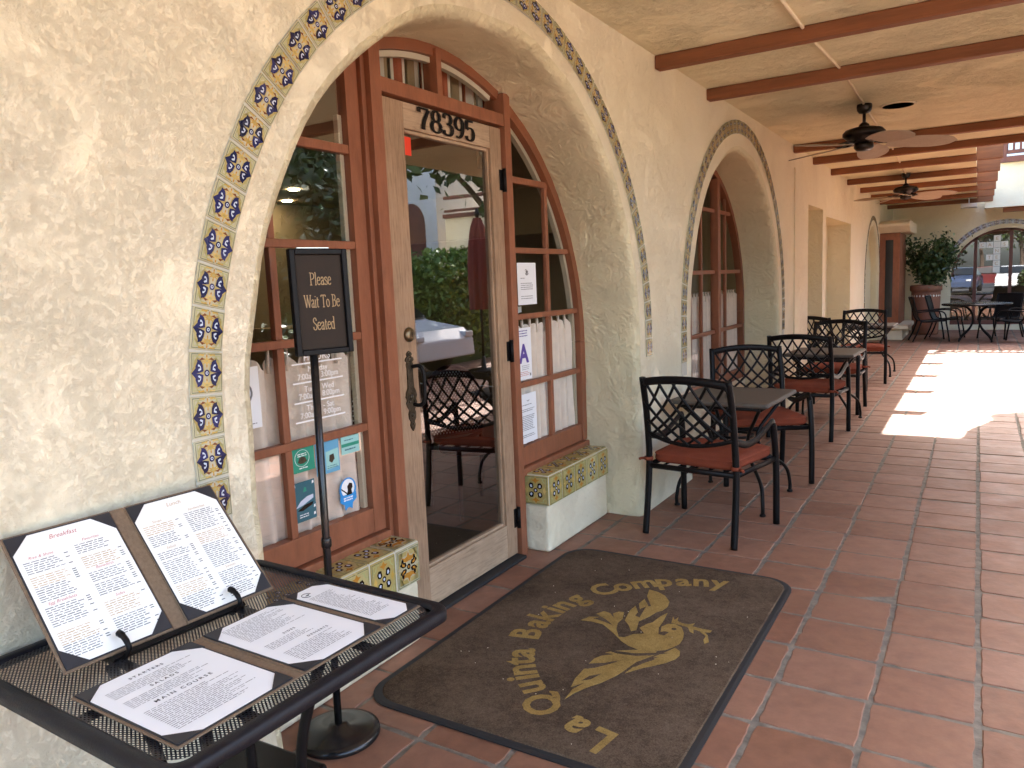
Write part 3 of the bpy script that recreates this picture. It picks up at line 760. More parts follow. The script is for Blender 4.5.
# ---- the door
XD = -.368; d = MB()
d.box((XD - .045, YD0, .028), (XD, 2.808, 2.412), 0); d.box((XD - .045, 3.528, .028), (XD, YD1, 2.412), 0)
d.box((XD - .045, 2.8085, .028), (XD - .001, 3.5275, .222), 1); d.box((XD - .045, 2.8085, 2.296), (XD - .001, 3.5275, 2.412), 1)
DOOR = d.build('door', ['door_wood_v', 'door_wood_h'], BLD, bevel=.003)
m_ = MB(); w_ = .016
m_.box((XD - .04, 2.8085, .2225), (XD - .012, 2.8085 + w_, 2.2955), 0); m_.box((XD - .04, 3.5275 - w_, .2225), (XD - .012, 3.5275, 2.2955), 0)
m_.box((XD - .04, 2.8085 + w_, .2225), (XD - .012, 3.5275 - w_, .2225 + w_), 1); m_.box((XD - .04, 2.8085 + w_, 2.2955 - w_), (XD - .012, 3.5275 - w_, 2.2955), 1)
m_.build('glazing_bead', ['door_wood_v', 'door_wood_h'], DOOR, bevel=.005)
gm = MB(); gm.poly([(XD - .03, 2.81, .224), (XD - .03, 3.526, .224), (XD - .03, 3.526, 2.294), (XD - .03, 2.81, 2.294)]); gm.build('glass', 'door_glass', DOOR, recalc=False)
h = MB()
prof = [(0, .150), (.010, .145), (.020, .134), (.011, .126), (.026, .117), (.030, .106), (.018, .098), (.024, .088), (.02, .07), (.02, .02), (.022, -.02), (.034, -.04), (.04, -.06), (.03, -.078), (.038, -.09), (.03, -.11), (.018, -.125), (.026, -.14), (.024, -.165), (.012, -.18), (.018, -.195), (.012, -.21), (.0, -.225)]
yc, zc = 2.742, 1.142
pts = [(XD + .0005, yc + a, zc + b) for a, b in prof] + [(XD + .0005, yc - a, zc + b) for a, b in prof[-2:0:-1]]
h.prism(pts, (.006, 0, 0), 0)
for a, b, r in ((0, .108, .011), (0, -.065, .013), (.018, -.085, .007), (-.018, -.085, .007), (0, -.15, .010), (0, -.19, .006), (0, .132, .007)):
    h.lathe([(r, 0), (r * .8, .004), (0, .006)], (0, 0, 0), 10, 0)
    for i in range(len(h.v) - 30, len(h.v)):
        x, y, z = h.v[i]; h.v[i] = (XD + .006 + z, yc + a + x, zc + b + y)
h.tube(crom([(XD + .006, yc + .016, zc + .075), (XD + .040, yc + .026, zc + .078), (XD + .058, yc + .03, zc + .05), (XD + .060, yc + .03, zc - .03), (XD + .054, yc + .028, zc - .09), (XD + .03, yc + .02, zc - .105), (XD + .006, yc + .014, zc - .10)], 5), .0095, 10, 1)
h.build('handle', ['bronze_plate', 'black_metal'], DOOR)
db = MB(); db.lathe([(.034, 0), (.034, .008), (.028, .018), (.016, .022), (.0, .022)], (0, 0, 0), 24, 0); db.box((-.003, -.012, .022), (.003, .012, .0225), 1)
db.v = [(XD + z, 2.752 + x, 1.366 + y) for x, y, z in db.v]; db.build('deadbolt', ['brass_dull', 'black_metal'], DOOR)
for z in (2.14, 1.205, .24):
    hg = MB(); hg.tube([(XP - .012, 3.642, z - .062), (XP - .012, 3.642, z + .062)], .0115, 10); hg.box((XD - .001, 3.606, z - .055), (XD + .002, 3.640, z + .055))
    hg.build('hinge', 'black_metal', DOOR)
nb = MB(); serif_line(nb, '78395', (XD + .0012, 3.146, 2.3085), (0, 1, 0), (0, 0, 1), .098, (1, 0, 0), 0, .20, .085, depth=.004, sx=1.5)
nb.build('house_number', 'black_metal', DOOR, recalc=False)
st = MB(); st.box((XD - .029, 2.826, 2.185), (XD - .0285, 2.888, 2.268)); st.build('sticker', 'exit_sign_red', DOOR)  # plain red square standing for the exit sign behind the glass

# ---- tiled window seats (low walls) under the side lights
def low_wall(y0, y1, star_end):
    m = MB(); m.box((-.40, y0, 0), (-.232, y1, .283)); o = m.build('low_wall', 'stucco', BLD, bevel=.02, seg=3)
    tmb = MB(); kind = 'sill'
    core = MB(); core.box((-.40, y0, .284), (-.2245, y1, .4645)); core.build('tile_bed', 'tile_edge', o, bevel=.004)
    n = round((y1 - y0) / .163); p = (y1 - y0) / n
    for i in range(n):
        y = y0 + p * (i + .5)
        if star_end and i == n - 1: continue
        put_tile(tmb, (-.2245, y, .374), (0, 1, 0), (0, 0, 1), (1, 0, 0), p / 2 - .006, .086, kind)
        put_tile(tmb, (-.310, y, .4645), (0, 1, 0), (-1, 0, 0), (0, 0, 1), p / 2 - .005, .083, kind)
    for yy, nn, uu in ((y0, -1, 1), (y1, 1, -1)):
        etm = MB(); put_tile(etm, (-.310, yy, .374), (uu, 0, 0), (0, 0, 1), (0, nn, 0), .083, .086, kind); etm.build('end_tile', TM['sill'], o, recalc=False)
    tmb.build('tile_facing', TM['sill'], o, recalc=False)
    if star_end:
        s = MB(); y = y1 - p / 2
        put_tile(s, (-.2245, y, .374), (0, 1, 0), (0, 0, 1), (1, 0, 0), p / 2 - .006, .086, 'star')
        put_tile(s, (-.310, y, .4645), (0, 1, 0), (-1, 0, 0), (0, 0, 1), p / 2 - .005, .083, 'star')
        s.build('star_tile', TM['star'], o, recalc=False)
low_wall(1.585, 2.556, True)
low_wall(3.770, 4.60, False)

# ---- window in the second arch
def arch_window(c, ri, xs):
    f = MB(); r0, r1 = ri - .06, ri + .012; zb = .42
    ring_part(f, c, r0, r1, 0, 180, xs + .012, xs - .06, 40, 1)
    for s in (-1, 1):
        yj = sorted((c[0] + s * r0, c[0] + s * r1)); bar(f, yj[0], yj[1], zb, c[1] - .001, xs + .012, xs - .06, 1)
    bar(f, c[0] - r0, c[0] + r0, zb, .53, xs, xs - .05)
    for s in (-1, 1):
        y = c[0] + s * .47; bar(f, y - .045, y + .045, .531, c[1] + math.sqrt(r0 * r0 - .52 ** 2) + .01, xs + .03, xs - .05)
    for z in (2.21, 1.61, 1.012):
        e_ = arch_y(c, r0, z)
        for a, b_ in ((-e_, -.516), (-.424, .424), (.516, e_)):
            if b_ > a: bar(f, c[0] + a, c[0] + b_, z - .019, z + .019, xs - .002, xs - .034)
    for yo in (-1.0, 0, .0 + .82, -.82 + .0):
        if yo == -1.0: continue
        zt = c[1] + math.sqrt(r0 * r0 - yo * yo); prev = .531
        for z in (1.012, 1.61, 2.21):
            if z > zt: break
            bar(f, c[0] + yo - .017, c[0] + yo + .017, prev, z - .0195, xs - .003, xs - .033); prev = z + .0195
        bar(f, c[0] + yo - .017, c[0] + yo + .017, prev, zt, xs - .003, xs - .033)
    o = f.build('window', ['frame_paint', 'frame_dark'], BLD, bevel=.004)
    gm = MB(); pts = [(c[0] - r0 - .01, .5), (c[0] + r0 + .01, .5)] + [(c[0] + (r0 + .01) * cos(pi * i / 30), c[1] + (r0 + .01) * sin(pi * i / 30)) for i in range(31)]
    gm.ngon([(xs - .024, y, z) for y, z in pts]); gm.build('glass', 'window_glass', o, recalc=False)
    curtain(o, c[0] - 1.4, c[0] + 1.4, .45, 1.38, xs - .065, 7)
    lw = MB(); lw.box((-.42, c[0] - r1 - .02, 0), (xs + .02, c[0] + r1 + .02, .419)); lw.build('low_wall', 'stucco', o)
arch_window(A2, 1.50, -.385)

# ---- interior room seen through the glass
r = MB()
def quad(m, *p): r.add(p, [tuple(range(len(p)))], m)
X0, X1, Y0, Y1 = -6.2, -.43, -2.5, 10.0
quad(0, (X0, Y0, 0), (X0, Y1, 0), (X0, Y1, 3), (X0, Y0, 3)); quad(0, (X0, Y0, 0), (X1, Y0, 0), (X1, Y0, 3), (X0, Y0, 3)); quad(0, (X0, Y1, 0), (X1, Y1, 0), (X1, Y1, 3), (X0, Y1, 3))
quad(1, (X0, Y0, -.004), (X1, Y0, -.004), (X1, Y1, -.004), (X0, Y1, -.004)); quad(0, (X0, Y0, 2.78), (X1, Y0, 2.78), (X1, Y1, 2.78), (X0, Y1, 2.78))
r.box((-6.19, 8.6, 2.2), (-2.0, 8.8, 2.779), 0); r.box((-6.1, 6.6, 0), (-4.0, 7.4, 1.15), 2)
IN = r.build('interior_wall', ['interior_tan', 'interior_dark', 'door_wood_h'], BLD, recalc=False)
for p in ((-4.97, 6.48), (-5.86, 7.2), (-3.9, 4.2), (-1.6, 8.2)):
    l = MB(); l.lathe([(.065, 2.775), (.062, 2.768), (.0, 2.767)], (p[0], p[1], 0), 20, 0); l.build('ceiling_lamp', 'lamp_warm', IN)
vt = MB(); vt.box((-2.02, 5.9, 2.62), (-1.99, 6.25, 2.80)); vt.build('vent', 'black_metal', IN)

# ---- porch roof
JAG = [(1.80, 10.80), (2.466, 10.735), (2.53, 11.40), (2.64, 11.72), (2.75, 12.05), (2.725, 12.31), (3.00, 12.52), (3.15, 12.54)]  # roof edge outline cut so that its shadow shapes the sun patch
near = [(-.0, -.9), (3.15, -.9)] + JAG[::-1]
c_ = MB(); c_.prism([(x, y, ZC) for x, y in near] + [(0.0, 10.80, ZC)], (0, 0, .16), 0)
c_.prism([(0, 10.801, ZC), (1.80, 10.801, ZC), (1.80, 21.6, ZC), (0, 21.6, ZC)], (0, 0, .16), 0)
c_.box((-6.3, -3.9, ZC + .02), (-.001, 21.6, ZC + .16), 0)
CE = c_.build('ceiling', ['stucco_ceiling'], BLD, recalc=True)
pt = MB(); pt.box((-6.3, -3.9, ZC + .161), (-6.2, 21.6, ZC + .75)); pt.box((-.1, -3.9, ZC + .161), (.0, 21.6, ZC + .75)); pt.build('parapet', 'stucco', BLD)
rnd = random.Random(2)
for y in (.55, 1.75, 5.06, 6.19, 9.52, 10.74):
    m = MB(); m.box((.0, y - .045, ZC - .088), (3.12, y + .045, ZC - .002)); m.build('beam', 'beam_paint', BLD, bevel=.008)
for i in range(6):
    y = 12.15 + 1.62 * i
    m = MB(); m.box((.0, y - .045, ZC - .088), (1.80, y + .045, ZC - .002)); m.box((1.8005, y - .045, ZC - .088), (2.10, y + .045, ZC + .115)); m.build('beam', 'beam_paint', BLD, bevel=.008)
for y in []:
    m = MB(); m.box((1.803, y - .045, ZC - .088), (2.10, y + .045, ZC - .002)); m.build('rafter_tail', 'beam_paint', BLD, bevel=.008)
m = MB(); m.tube([(.922, 4.0, ZC - .012), (.930, 5.3, ZC - .012), (.975, 6.3, ZC - .012), (.96, 7.58, ZC - .012)], .011, 8); m.build('conduit', 'trim_stone', BLD)
m = MB(); m.tube([(.955, 7.8, ZC - .012), (.93, 10.6, ZC - .012), (.86, 13.54, ZC - .012)], .011, 8); m.build('conduit', 'trim_stone', BLD)
m = MB(); m.lathe([(.150, -.001), (.150, -.008), (.135, -.012), (.128, -.012)], (1.205, 7.92, ZC), 32, 0); m.lathe([(.128, -.0128), (.0, -.0128)], (1.205, 7.92, ZC), 32, 1)
m.build('ceiling_speaker', ['trim_stone', 'rubber'], BLD)
m = MB(); m.box((1.50, 19.6, ZC - .22), (1.80, 20.1, ZC - .14)); m.tube([(1.65, 19.85, ZC - .14), (1.65, 19.85, ZC)], .012, 6); m.build('ceiling_lamp', 'light_gray', BLD, bevel=.01)

# ---- timber bay window at the far end
bw = MB(); bw.box((0.001, 18.75, .33), (.40, 20.4, 2.33))
BAY = bw.build('bay_window', 'frame_paint', BLD, bevel=.006)
q = MB(); q.box((.0, 18.6, .001), (.50, 20.5, .24)); q.box((0, 18.5, .24), (.62, 20.6, .329)); q.build('base', 'trim_stone', BAY, bevel=.02)
q = MB(); q.prism([(.0, 18.70, 2.331), (.0, 18.45, 2.46), (.0, 18.45, 2.52), (.0, 18.75, 2.60), (.0, 18.75, 2.331)], (.60, 0, 0)); q.box((.0, 18.751, 2.331), (.60, 20.6, 2.58)); q.build('cornice', 'trim_stone', BAY, bevel=.03)
q = MB(); q.box((.12, 18.738, .5), (.27, 18.7495, 2.18)); q.build('pane', 'car_glass', BAY)
for k in range(3):
    y = 18.93 + k * .45
    q = MB(); q.box((.4005, y, .55), (.405, y + .34, 1.15)); q.box((.4005, y, 1.2), (.405, y + .34, 2.15)); q.build('panel', 'frame_dark', BAY, bevel=.003)

# ------------------------------------------------------------------ neighbouring building across the far end of the walk
NB = thing('arcade_building', 'cream building closing the far end of the walk with blue tiled arch window and balcony', 'building')
def build_neighbour():
    w = MB(); c = (2.40, 1.30); r = 1.10; Y = 21.62
    pth = [(c[0] - r, .12)] + [(c[0] + r * cos(pi - pi * i / 40), c[1] + r * sin(pi * i / 40)) for i in range(41)] + [(c[0] + r, .12)]
    out = [(-.5, 0), (-.5, 3.7)] + [(12, 3.7), (12, 0), (c[0] + r, 0)] + pth[::-1] + [(c[0] - r, 0)]
    w.ngon([(x, Y, z) for x, z in out])
    n = len(pth); w.add([(x, Y, z) for x, z in pth] + [(x, Y + .25, z) for x, z in pth], [(i, i + 1, n + i + 1, n + i) for i in range(n - 1)], 0)
    w.box((c[0] - r, Y, .0), (c[0] + r, Y + .25, .12), 0)
    w.build('wall', 'stucco_cream', NB, recalc=False)
    h = MB(); h.box((1.95, 20.25, 2.80), (12, 20.45, 3.74)); h.box((1.95, 20.46, 2.86), (12, 21.6, 2.98)); h.build('header', 'stucco_cream', NB)
    h = MB(); h.box((2.3, 20.44, 2.70), (9, 20.62, 2.798)); h.build('beam', 'beam_paint', NB)
    for x in (6.2, 10.0):
        h = MB(); h.box((x, 20.2, 0), (x + .5, 20.55, 2.798)); h.build('pillar', 'stucco_cream', NB)
    # balcony
    b = MB(); b.box((2.2, 20.12, 3.741), (12, 20.5, 3.86)); b.box((2.2, 20.2, 4.33), (12, 20.36, 4.43)); b.box((2.2, 20.22, 3.93), (12, 20.34, 4.0))
    x = 2.3
    while x < 6:
        b.box((x, 20.26, 4.0), (x + .045, 20.30, 4.33)); x += .125
    b.box((2.2, 20.2, 3.86), (2.32, 20.36, 4.5)); b.build('balcony', 'balcony_wood', NB)
    u = MB(); u.box((-6, 23.0, 2.9), (12, 23.2, 6.6)); u.box((-6, 21.7, 3.7), (12, 23, 3.74)); u.build('upper_wall', 'stucco_white', NB)
    u = MB(); u.prism([(-6.2, 22.7, 6.6), (-6.2, 24.5, 7.2), (-6.2, 24.5, 6.6)], (18.4, 0, 0)); u.build('roof', 'pot_clay', NB)
    # arched window
    f = MB(); xs = Y + .16
    def fb(x0, x1, z0, z1): f.box((x0, xs, z0), (x1, xs + .06, z1))
    for x in (1.80, 2.52, 3.1): fb(x - .035, x + .035, .12, c[1] + math.sqrt(max(0, r * r - (x - c[0]) ** 2)))
    fb(c[0] - r, c[0] + r, .12, .22)
    pts = [(c[0] + r * cos(pi * i / 30), c[1] + r * sin(pi * i / 30)) for i in range(31)] + [(c[0] + (r - .05) * cos(pi - pi * i / 30), c[1] + (r - .05) * sin(pi * i / 30)) for i in range(31)]
    f.prism([(x, xs, z) for x, z in pts], (0, .06, 0))
    wd = f.build('window', 'balcony_wood', NB)
    g_ = MB(); pts = [(c[0] - r, .12), (c[0] + r, .12)] + [(c[0] + r * cos(pi * i / 30), c[1] + r * sin(pi * i / 30)) for i in range(31)]
    g_.ngon([(x, xs + .03, z) for x, z in pts]); g_.build('glass', 'lot_glass', wd, recalc=False)
    k = MB(); k.box((.9, 22.6, 0), (4, 22.7, 2.7)); k.build('interior_wall', 'interior_dark', NB)
    tile_border(c, 1.19, 1.30, 30, 1.2, 1.2, 'arch', frame=lambda o, a, z: (a, Y - o, z),
                mats=['tile_pale', 'tile_navy', 'tile_blue', 'tile_navy', 'tile_pale', 'tile_blue', 'tile_amber', 'tile_navy', 'tile_yellow', 'tile_edge'], parent=NB)
build_neighbour()
# hanging sign of crossed square tiles behind the arch window glass
cs = thing('crossword_sign', 'cream sign of crossed square letter tiles hanging in the far arch window', 'sign', (2.16, 21.74, 0))
m = MB(); s = .148
for (i, j) in [(0, k) for k in range(-3, 3)] + [(-2, 1), (-1, 1), (1, 1), (-1, -1)]:
    m.box((i * s + .004, -.012, 1.80 + j * s + .004), (i * s + s - .004, .0, 1.80 + j * s + s - .004))
m.build('board', 'page_cream', cs)
m = MB()
for q, (i, j) in enumerate([(0, 2), (0, 0), (0, -1), (0, -2), (-2, 1), (-1, 1), (1, 1), (-1, -1)]):
    put_text(m, 'ENECCAST'[q], (i * s + s / 2, -.0135, 1.80 + j * s + .036), (1, 0, 0), (0, 0, 1), .11, 0, 'c')
m.build('lettering', 'ink_tan', cs, recalc=False)

# ------------------------------------------------------------------ dining chairs with lattice backs
def tie_chair(loc, rz, label, group):
    t = thing('dining_chair', label, 'chair', loc, rz, group)
    def leg(pts, n=6): 
        m = MB(); m.tube(crom(pts, n), .021, 10, 0, ry=.0165); return m
    for s in (-1, 1):
        leg([(s * .288, -.300, 0), (s * .286, -.278, .14), (s * .283, -.252, .36), (s * .280, -.250, .52), (s * .277, -.278, .76), (s * .272, -.330, .985)]).build('leg', 'black_metal', t)
    for s in (-1, 1):
        leg([(s * .318, .288, 0), (s * .318, .286, .25), (s * .316, .278, .45), (s * .312, .258, .60), (s * .310, .245, .648)]).build('leg', 'black_metal', t)
    for s in (-1, 1):
        m = MB(); m.tube(crom([(s * .310, .268, .628), (s * .309, .258, .655), (s * .308, .225, .664), (s * .304, .12, .628), (s * .298, .0, .592), (s * .292, -.12, .588), (s * .286, -.215, .612), (s * .280, -.258, .625)], 6), .008, 8, 0, ry=.022)
        m.build('armrest', 'black_metal', t)
    m = MB()
    for a, b in (((-.282, -.252, .425), (.282, -.252, .425)), ((-.312, .262, .425), (.312, .262, .425)), ((-.284, -.25, .425), (-.314, .27, .425)), ((.284, -.25, .425), (.314, .27, .425))):
        m.tube([a, b], .017, 8, 0, ry=.011)
    for i in range(5):
        x = -.2 + .1 * i; m.tube([(x, -.25, .428), (x, .26, .428)], .006, 6)
    m.build('seat_frame', 'black_metal', t)
    # backrest: crown rail, sagging lower rail and lattice
    m = MB()
    def B(x, z):
        tt = (z - .52) / .465; s = x / .275
        return Vector((x, -.250 - .080 * max(0, tt) ** 1.25 - .035 * (1 - s * s), z))
    top = lambda x: .955 + .028 * (1 - (x / .275) ** 2)
    bot = lambda x: .635 - .050 * (1 - (x / .275) ** 2)
    m.tube([B(-.278 + .556 * i / 16, top(-.278 + .556 * i / 16)) for i in range(17)], .026, 8, 0, ry=.012)
    m.tube([B(-.282 + .564 * i / 16, bot(-.282 + .564 * i / 16)) for i in range(17)], .013, 8, 0, ry=.009)
    for sgn in (1, -1):
        c0 = -.86
        while c0 < .87:
            pts = []
            for i in range(29):
                z = .52 + .47 * i / 28; x = sgn * (c0 + (z - .75) * 1.02 + .07 * sin((z - .52) / .46 * pi))
                if abs(x) < .277 and bot(x) < z < top(x): pts.append(B(x, z) + Vector((0, .004 * sgn, 0)))
            if len(pts) > 2: m.tube(pts, .0088, 6)
            c0 += .0985
    m.build('backrest', 'black_metal', t)
    # seat cushion with rounded edge, piping and ties
    m = MB(); nx = 14
    def edge(s, inset):
        pts = []; hw0, hw1, y0, y1 = .268 - inset, .296 - inset, -.235 + inset, .280 - inset; rc = .06
        cs_ = [(-hw0, y0), (hw0, y0), (hw1, y1), (-hw1, y1)]
        for k, (cx, cy) in enumerate(cs_):
            sx = 1 if cx > 0 else -1; sy = 1 if cy > 0 else -1
            for i in range(6):
                a = R_({0: 180, 1: 270, 2: 0, 3: 90}[k] + 90 * i / 5); pts.append((cx - sx * rc + rc * cos(a), cy - sy * rc + rc * sin(a)))
        return pts
    rings = [(.012, .446), (.0, .458), (-.003, .470), (.0, .492), (-.004, .497), (.0, .503), (.03, .516), (.09, .525), (.16, .529)]
    R = [[(x, y, z) for x, y in edge(0, ins)] for ins, z in rings]; n = len(R[0]); vs = [p for r_ in R for p in r_]
    fs = [(i * n + j, i * n + (j + 1) % n, (i + 1) * n + (j + 1) % n, (i + 1) * n + j) for i in range(len(R) - 1) for j in range(n)]
    m.add(vs, fs, 0, True); m.ngon(R[0]); m.add(R[-1], [tuple(range(n))], 0, True)
    for s in (-1, 1):
        m.tube([(s * .283 + .024 * cos(2 * pi * i / 10), -.252 + .024 * sin(2 * pi * i / 10), .470) for i in range(10)], .012, 6, 0, closed=True, ry=.006)
        m.tube([(s * .305, -.262, .470), (s * .325, -.268, .468), (s * .338, -.275, .462)], .009, 6, 0)
    m.build('seat', 'cushion', t)
    return t
G1 = 'lattice back dining chairs along the wall'
ch = tie_chair((.468, 4.595, 0), R_(-8), 'lattice back dining chair nearest the entrance door with its back to the door mat', G1)
dup(ch, (.430, 5.985, 0), R_(180 + 30), 'angled lattice back dining chair facing the door from behind the nearest stone table')
dup(ch, (.485, 7.745, 0), R_(-4), 'lattice back dining chair in front of the middle stone table, back to camera')
dup(ch, (.490, 9.26, 0), R_(180 - 4), 'lattice back dining chair behind the middle stone table, facing the camera')
dup(ch, (.24, 10.72, 0), R_(-34), 'turned lattice back dining chair close to the wall, beside the far stone table')
dup(ch, (.495, 11.78, 0), R_(180 + 2), 'lattice back dining chair standing before the far stone table and the bay window')

def stone_table(loc, rz, label):
    t = thing('dining_table', label, 'table', loc, rz, 'small stone topped dining tables along the wall')
    m = MB(); m.box((-.335, -.365, .716), (.335, .365, .748)); m.build('tabletop', 'table_stone', t, bevel=.014, seg=3)
    m = MB(); 
    for a, b in (((-.27, -.30, .700), (.27, -.30, .700)), ((-.27, .30, .700), (.27, .30, .700)), ((-.27, -.30, .700), (-.27, .30, .700)), ((.27, -.30, .700), (.27, .30, .700))): m.tube([a, b], .014, 8)
    m.build('apron', 'black_metal', t)
    for sx in (-1, 1):
        for sy in (-1, 1):
            m = MB(); m.tube(crom([(sx * .27, sy * .30, .71), (sx * .20, sy * .20, .60), (sx * .13, sy * .11, .46), (sx * .16, sy * .15, .33), (sx * .27, sy * .29, .20), (sx * .295, sy * .335, .08), (sx * .295, sy * .335, .0)], 6), .0125, 8)
            m.lathe([(.019, 0), (.021, .010), (.014, .018)], (sx * .295, sy * .335, 0), 12); m.build('leg', 'black_metal', t)
    m = MB(); m.tube([(.13 * cos(2 * pi * i / 16), .11 * sin(2 * pi * i / 16), .46) for i in range(16)], .010, 6, closed=True); m.build('stretcher', 'black_metal', t)
    return t
tb = stone_table((.435, 5.30, 0), R_(-3), 'small stone topped table between the two dining chairs nearest the door')
dup(tb, (.530, 8.46, 0), R_(-2), 'small stone topped table in the middle of the row along the wall')
dup(tb, (.52, 12.62, 0), 0, 'small stone topped table farthest along the wall, near the bay window')

# far round table and sling chairs
rt = thing('round_table', 'round black metal table by the far arch window', 'table', (1.86, 18.55, 0))
m = MB(); m.lathe([(.0, .742), (.62, .742), (.635, .752), (.635, .772), (.62, .780), (.0, .782)], (0, 0, 0), 40); m.build('tabletop', 'black_gloss', rt)
for k in range(4):
    a = R_(45 + 90 * k); m = MB()
    m.tube([(r * cos(a), r * sin(a), z) for r, z in [(v.x, v.z) for v in crom([(.30, 0, .74), (.12, 0, .60), (.08, 0, .42), (.16, 0, .25), (.34, 0, .10), (.42, 0, .0)], 5)]], .02, 8); m.build('leg', 'black_metal', rt)
def sling_chair(loc, rz, label):
    t = thing('patio_chair', label, 'chair', loc, rz, 'black patio chairs round the far table')
    m = MB(); vs = []; prof = [(v.y, v.z) for v in crom([(0, .27, .44), (0, .1, .43), (0, -.16, .42), (0, -.25, .50), (0, -.31, .72), (0, -.37, .93)], 5)]
    for (y, z) in prof: vs += [(-.25, y, z), (.25, y, z)]
    m.add(vs, [(2 * i, 2 * i + 1, 2 * i + 3, 2 * i + 2) for i in range(len(prof) - 1)], 0, True)
    m.build('seat', 'black_metal', t, recalc=False)
    m = MB()
    for s in (-1, 1): m.tube([(s * .26, y, z) for y, z in prof], .017, 8)
    m.tube([(-.26, -.37, .93), (.26, -.37, .93)], .014, 8); m.build('seat_frame', 'black_metal', t)
    for s in (-1, 1):
        m = MB(); m.tube(crom([(s * .26, .26, .42), (s * .27, .30, .2), (s * .28, .33, 0)], 5), .016, 8); m.build('leg', 'black_metal', t)
        m = MB(); m.tube(crom([(s * .26, -.20, .43), (s * .27, -.27, .2), (s * .28, -.36, 0)], 5), .016, 8); m.build('leg', 'black_metal', t)
        m = MB(); m.tube(crom([(s * .27, .27, .36), (s * .29, .22, .60), (s * .29, .0, .64), (s * .27, -.30, .62)], 5), .014, 8); m.build('armrest', 'black_metal', t)
    return t
fc = sling_chair((1.02, 18.50, 0), R_(-78), 'black patio chair at the left of the round table, side on beside the clay planter')
dup(fc, (1.30, 19.12, 0), R_(-97), 'second black patio chair at the left of the round table, nearer the arch window')
dup(fc, (2.56, 18.20, 0), R_(62), 'black patio chair at the right of the round table, in front of the arch window')
dup(fc, (2.30, 19.25, 0), R_(150), 'black patio chair behind the round table, facing the walkway')

# ------------------------------------------------------------------ clay planter and its shrub
p = thing('clay_planter', 'large terracotta planter with a white dot band at the end of the walk', 'planter', (.84, 20.35, 0))
m = MB(); m.lathe([(.26, 0), (.275, .06), (.29, .5), (.305, .95), (.305, 1.0), (.335, 1.02), (.335, 1.14), (.30, 1.15), (.28, 1.06), (0, 1.05)], (0, 0, 0), 36); m.build('pot', 'pot_clay', p)
m = MB()
for k in range(26):
    a = 2 * pi * k / 26; u = Vector((-sin(a), cos(a), 0)); c0 = Vector(((.3045) * cos(a), .3045 * sin(a), .90)); w = Vector((0, 0, 1))
    m.poly([c0 - u * .024, c0 - w * .03, c0 + u * .024, c0 + w * .03])
m.build('dot_band', 'page_cream', p, recalc=False)
def leaf_cloud(mb, pts, size, rnd, m=0, asp=.5):
    for c in pts:
        s = size * rnd.uniform(.6, 1.3); d = Vector((rnd.gauss(0, 1), rnd.gauss(0, 1), rnd.gauss(.2, .8))).normalized()
        e = d.cross(Vector((rnd.gauss(0, 1), rnd.gauss(0, 1), rnd.gauss(0, 1)))).normalized(); c = Vector(c)
        nrm = d.cross(e) * (s * .12)
        mb.add([c - d * s, c + e * s * asp + nrm, c + d * s, c - e * s * asp + nrm], [(0, 1, 2, 3)], m)
sh = thing('shrub', 'leafy dark green shrub growing in the clay planter', 'shrub', (.93, 20.3, 1.02)); rnd = random.Random(8)
m = MB(); tips = []
for k in range(16):
    a = rnd.random() * 2 * pi; sp = rnd.uniform(.15, .62); hh = rnd.uniform(.6, 1.2)
    q = [(.05 * cos(a), .05 * sin(a), 0), (sp * .4 * cos(a), sp * .4 * sin(a), hh * .5), (sp * cos(a), sp * sin(a), hh)]
    pth = crom(q, 5); m.tube(pth, [.012 - .0008 * i for i in range(len(pth))], 5); tips += [Vector(x) for x in pth[4:]]
m.build('stem', 'bark', sh)
m = MB(); pts = []
for tpt in tips:
    for _ in range(38): pts.append(tpt + Vector((rnd.gauss(0, .11), rnd.gauss(0, .11), rnd.gauss(.0, .10))))
leaf_cloud(m, pts, .046, rnd, asp=.58); m.build('crown', 'leaf_dark', sh, recalc=False)

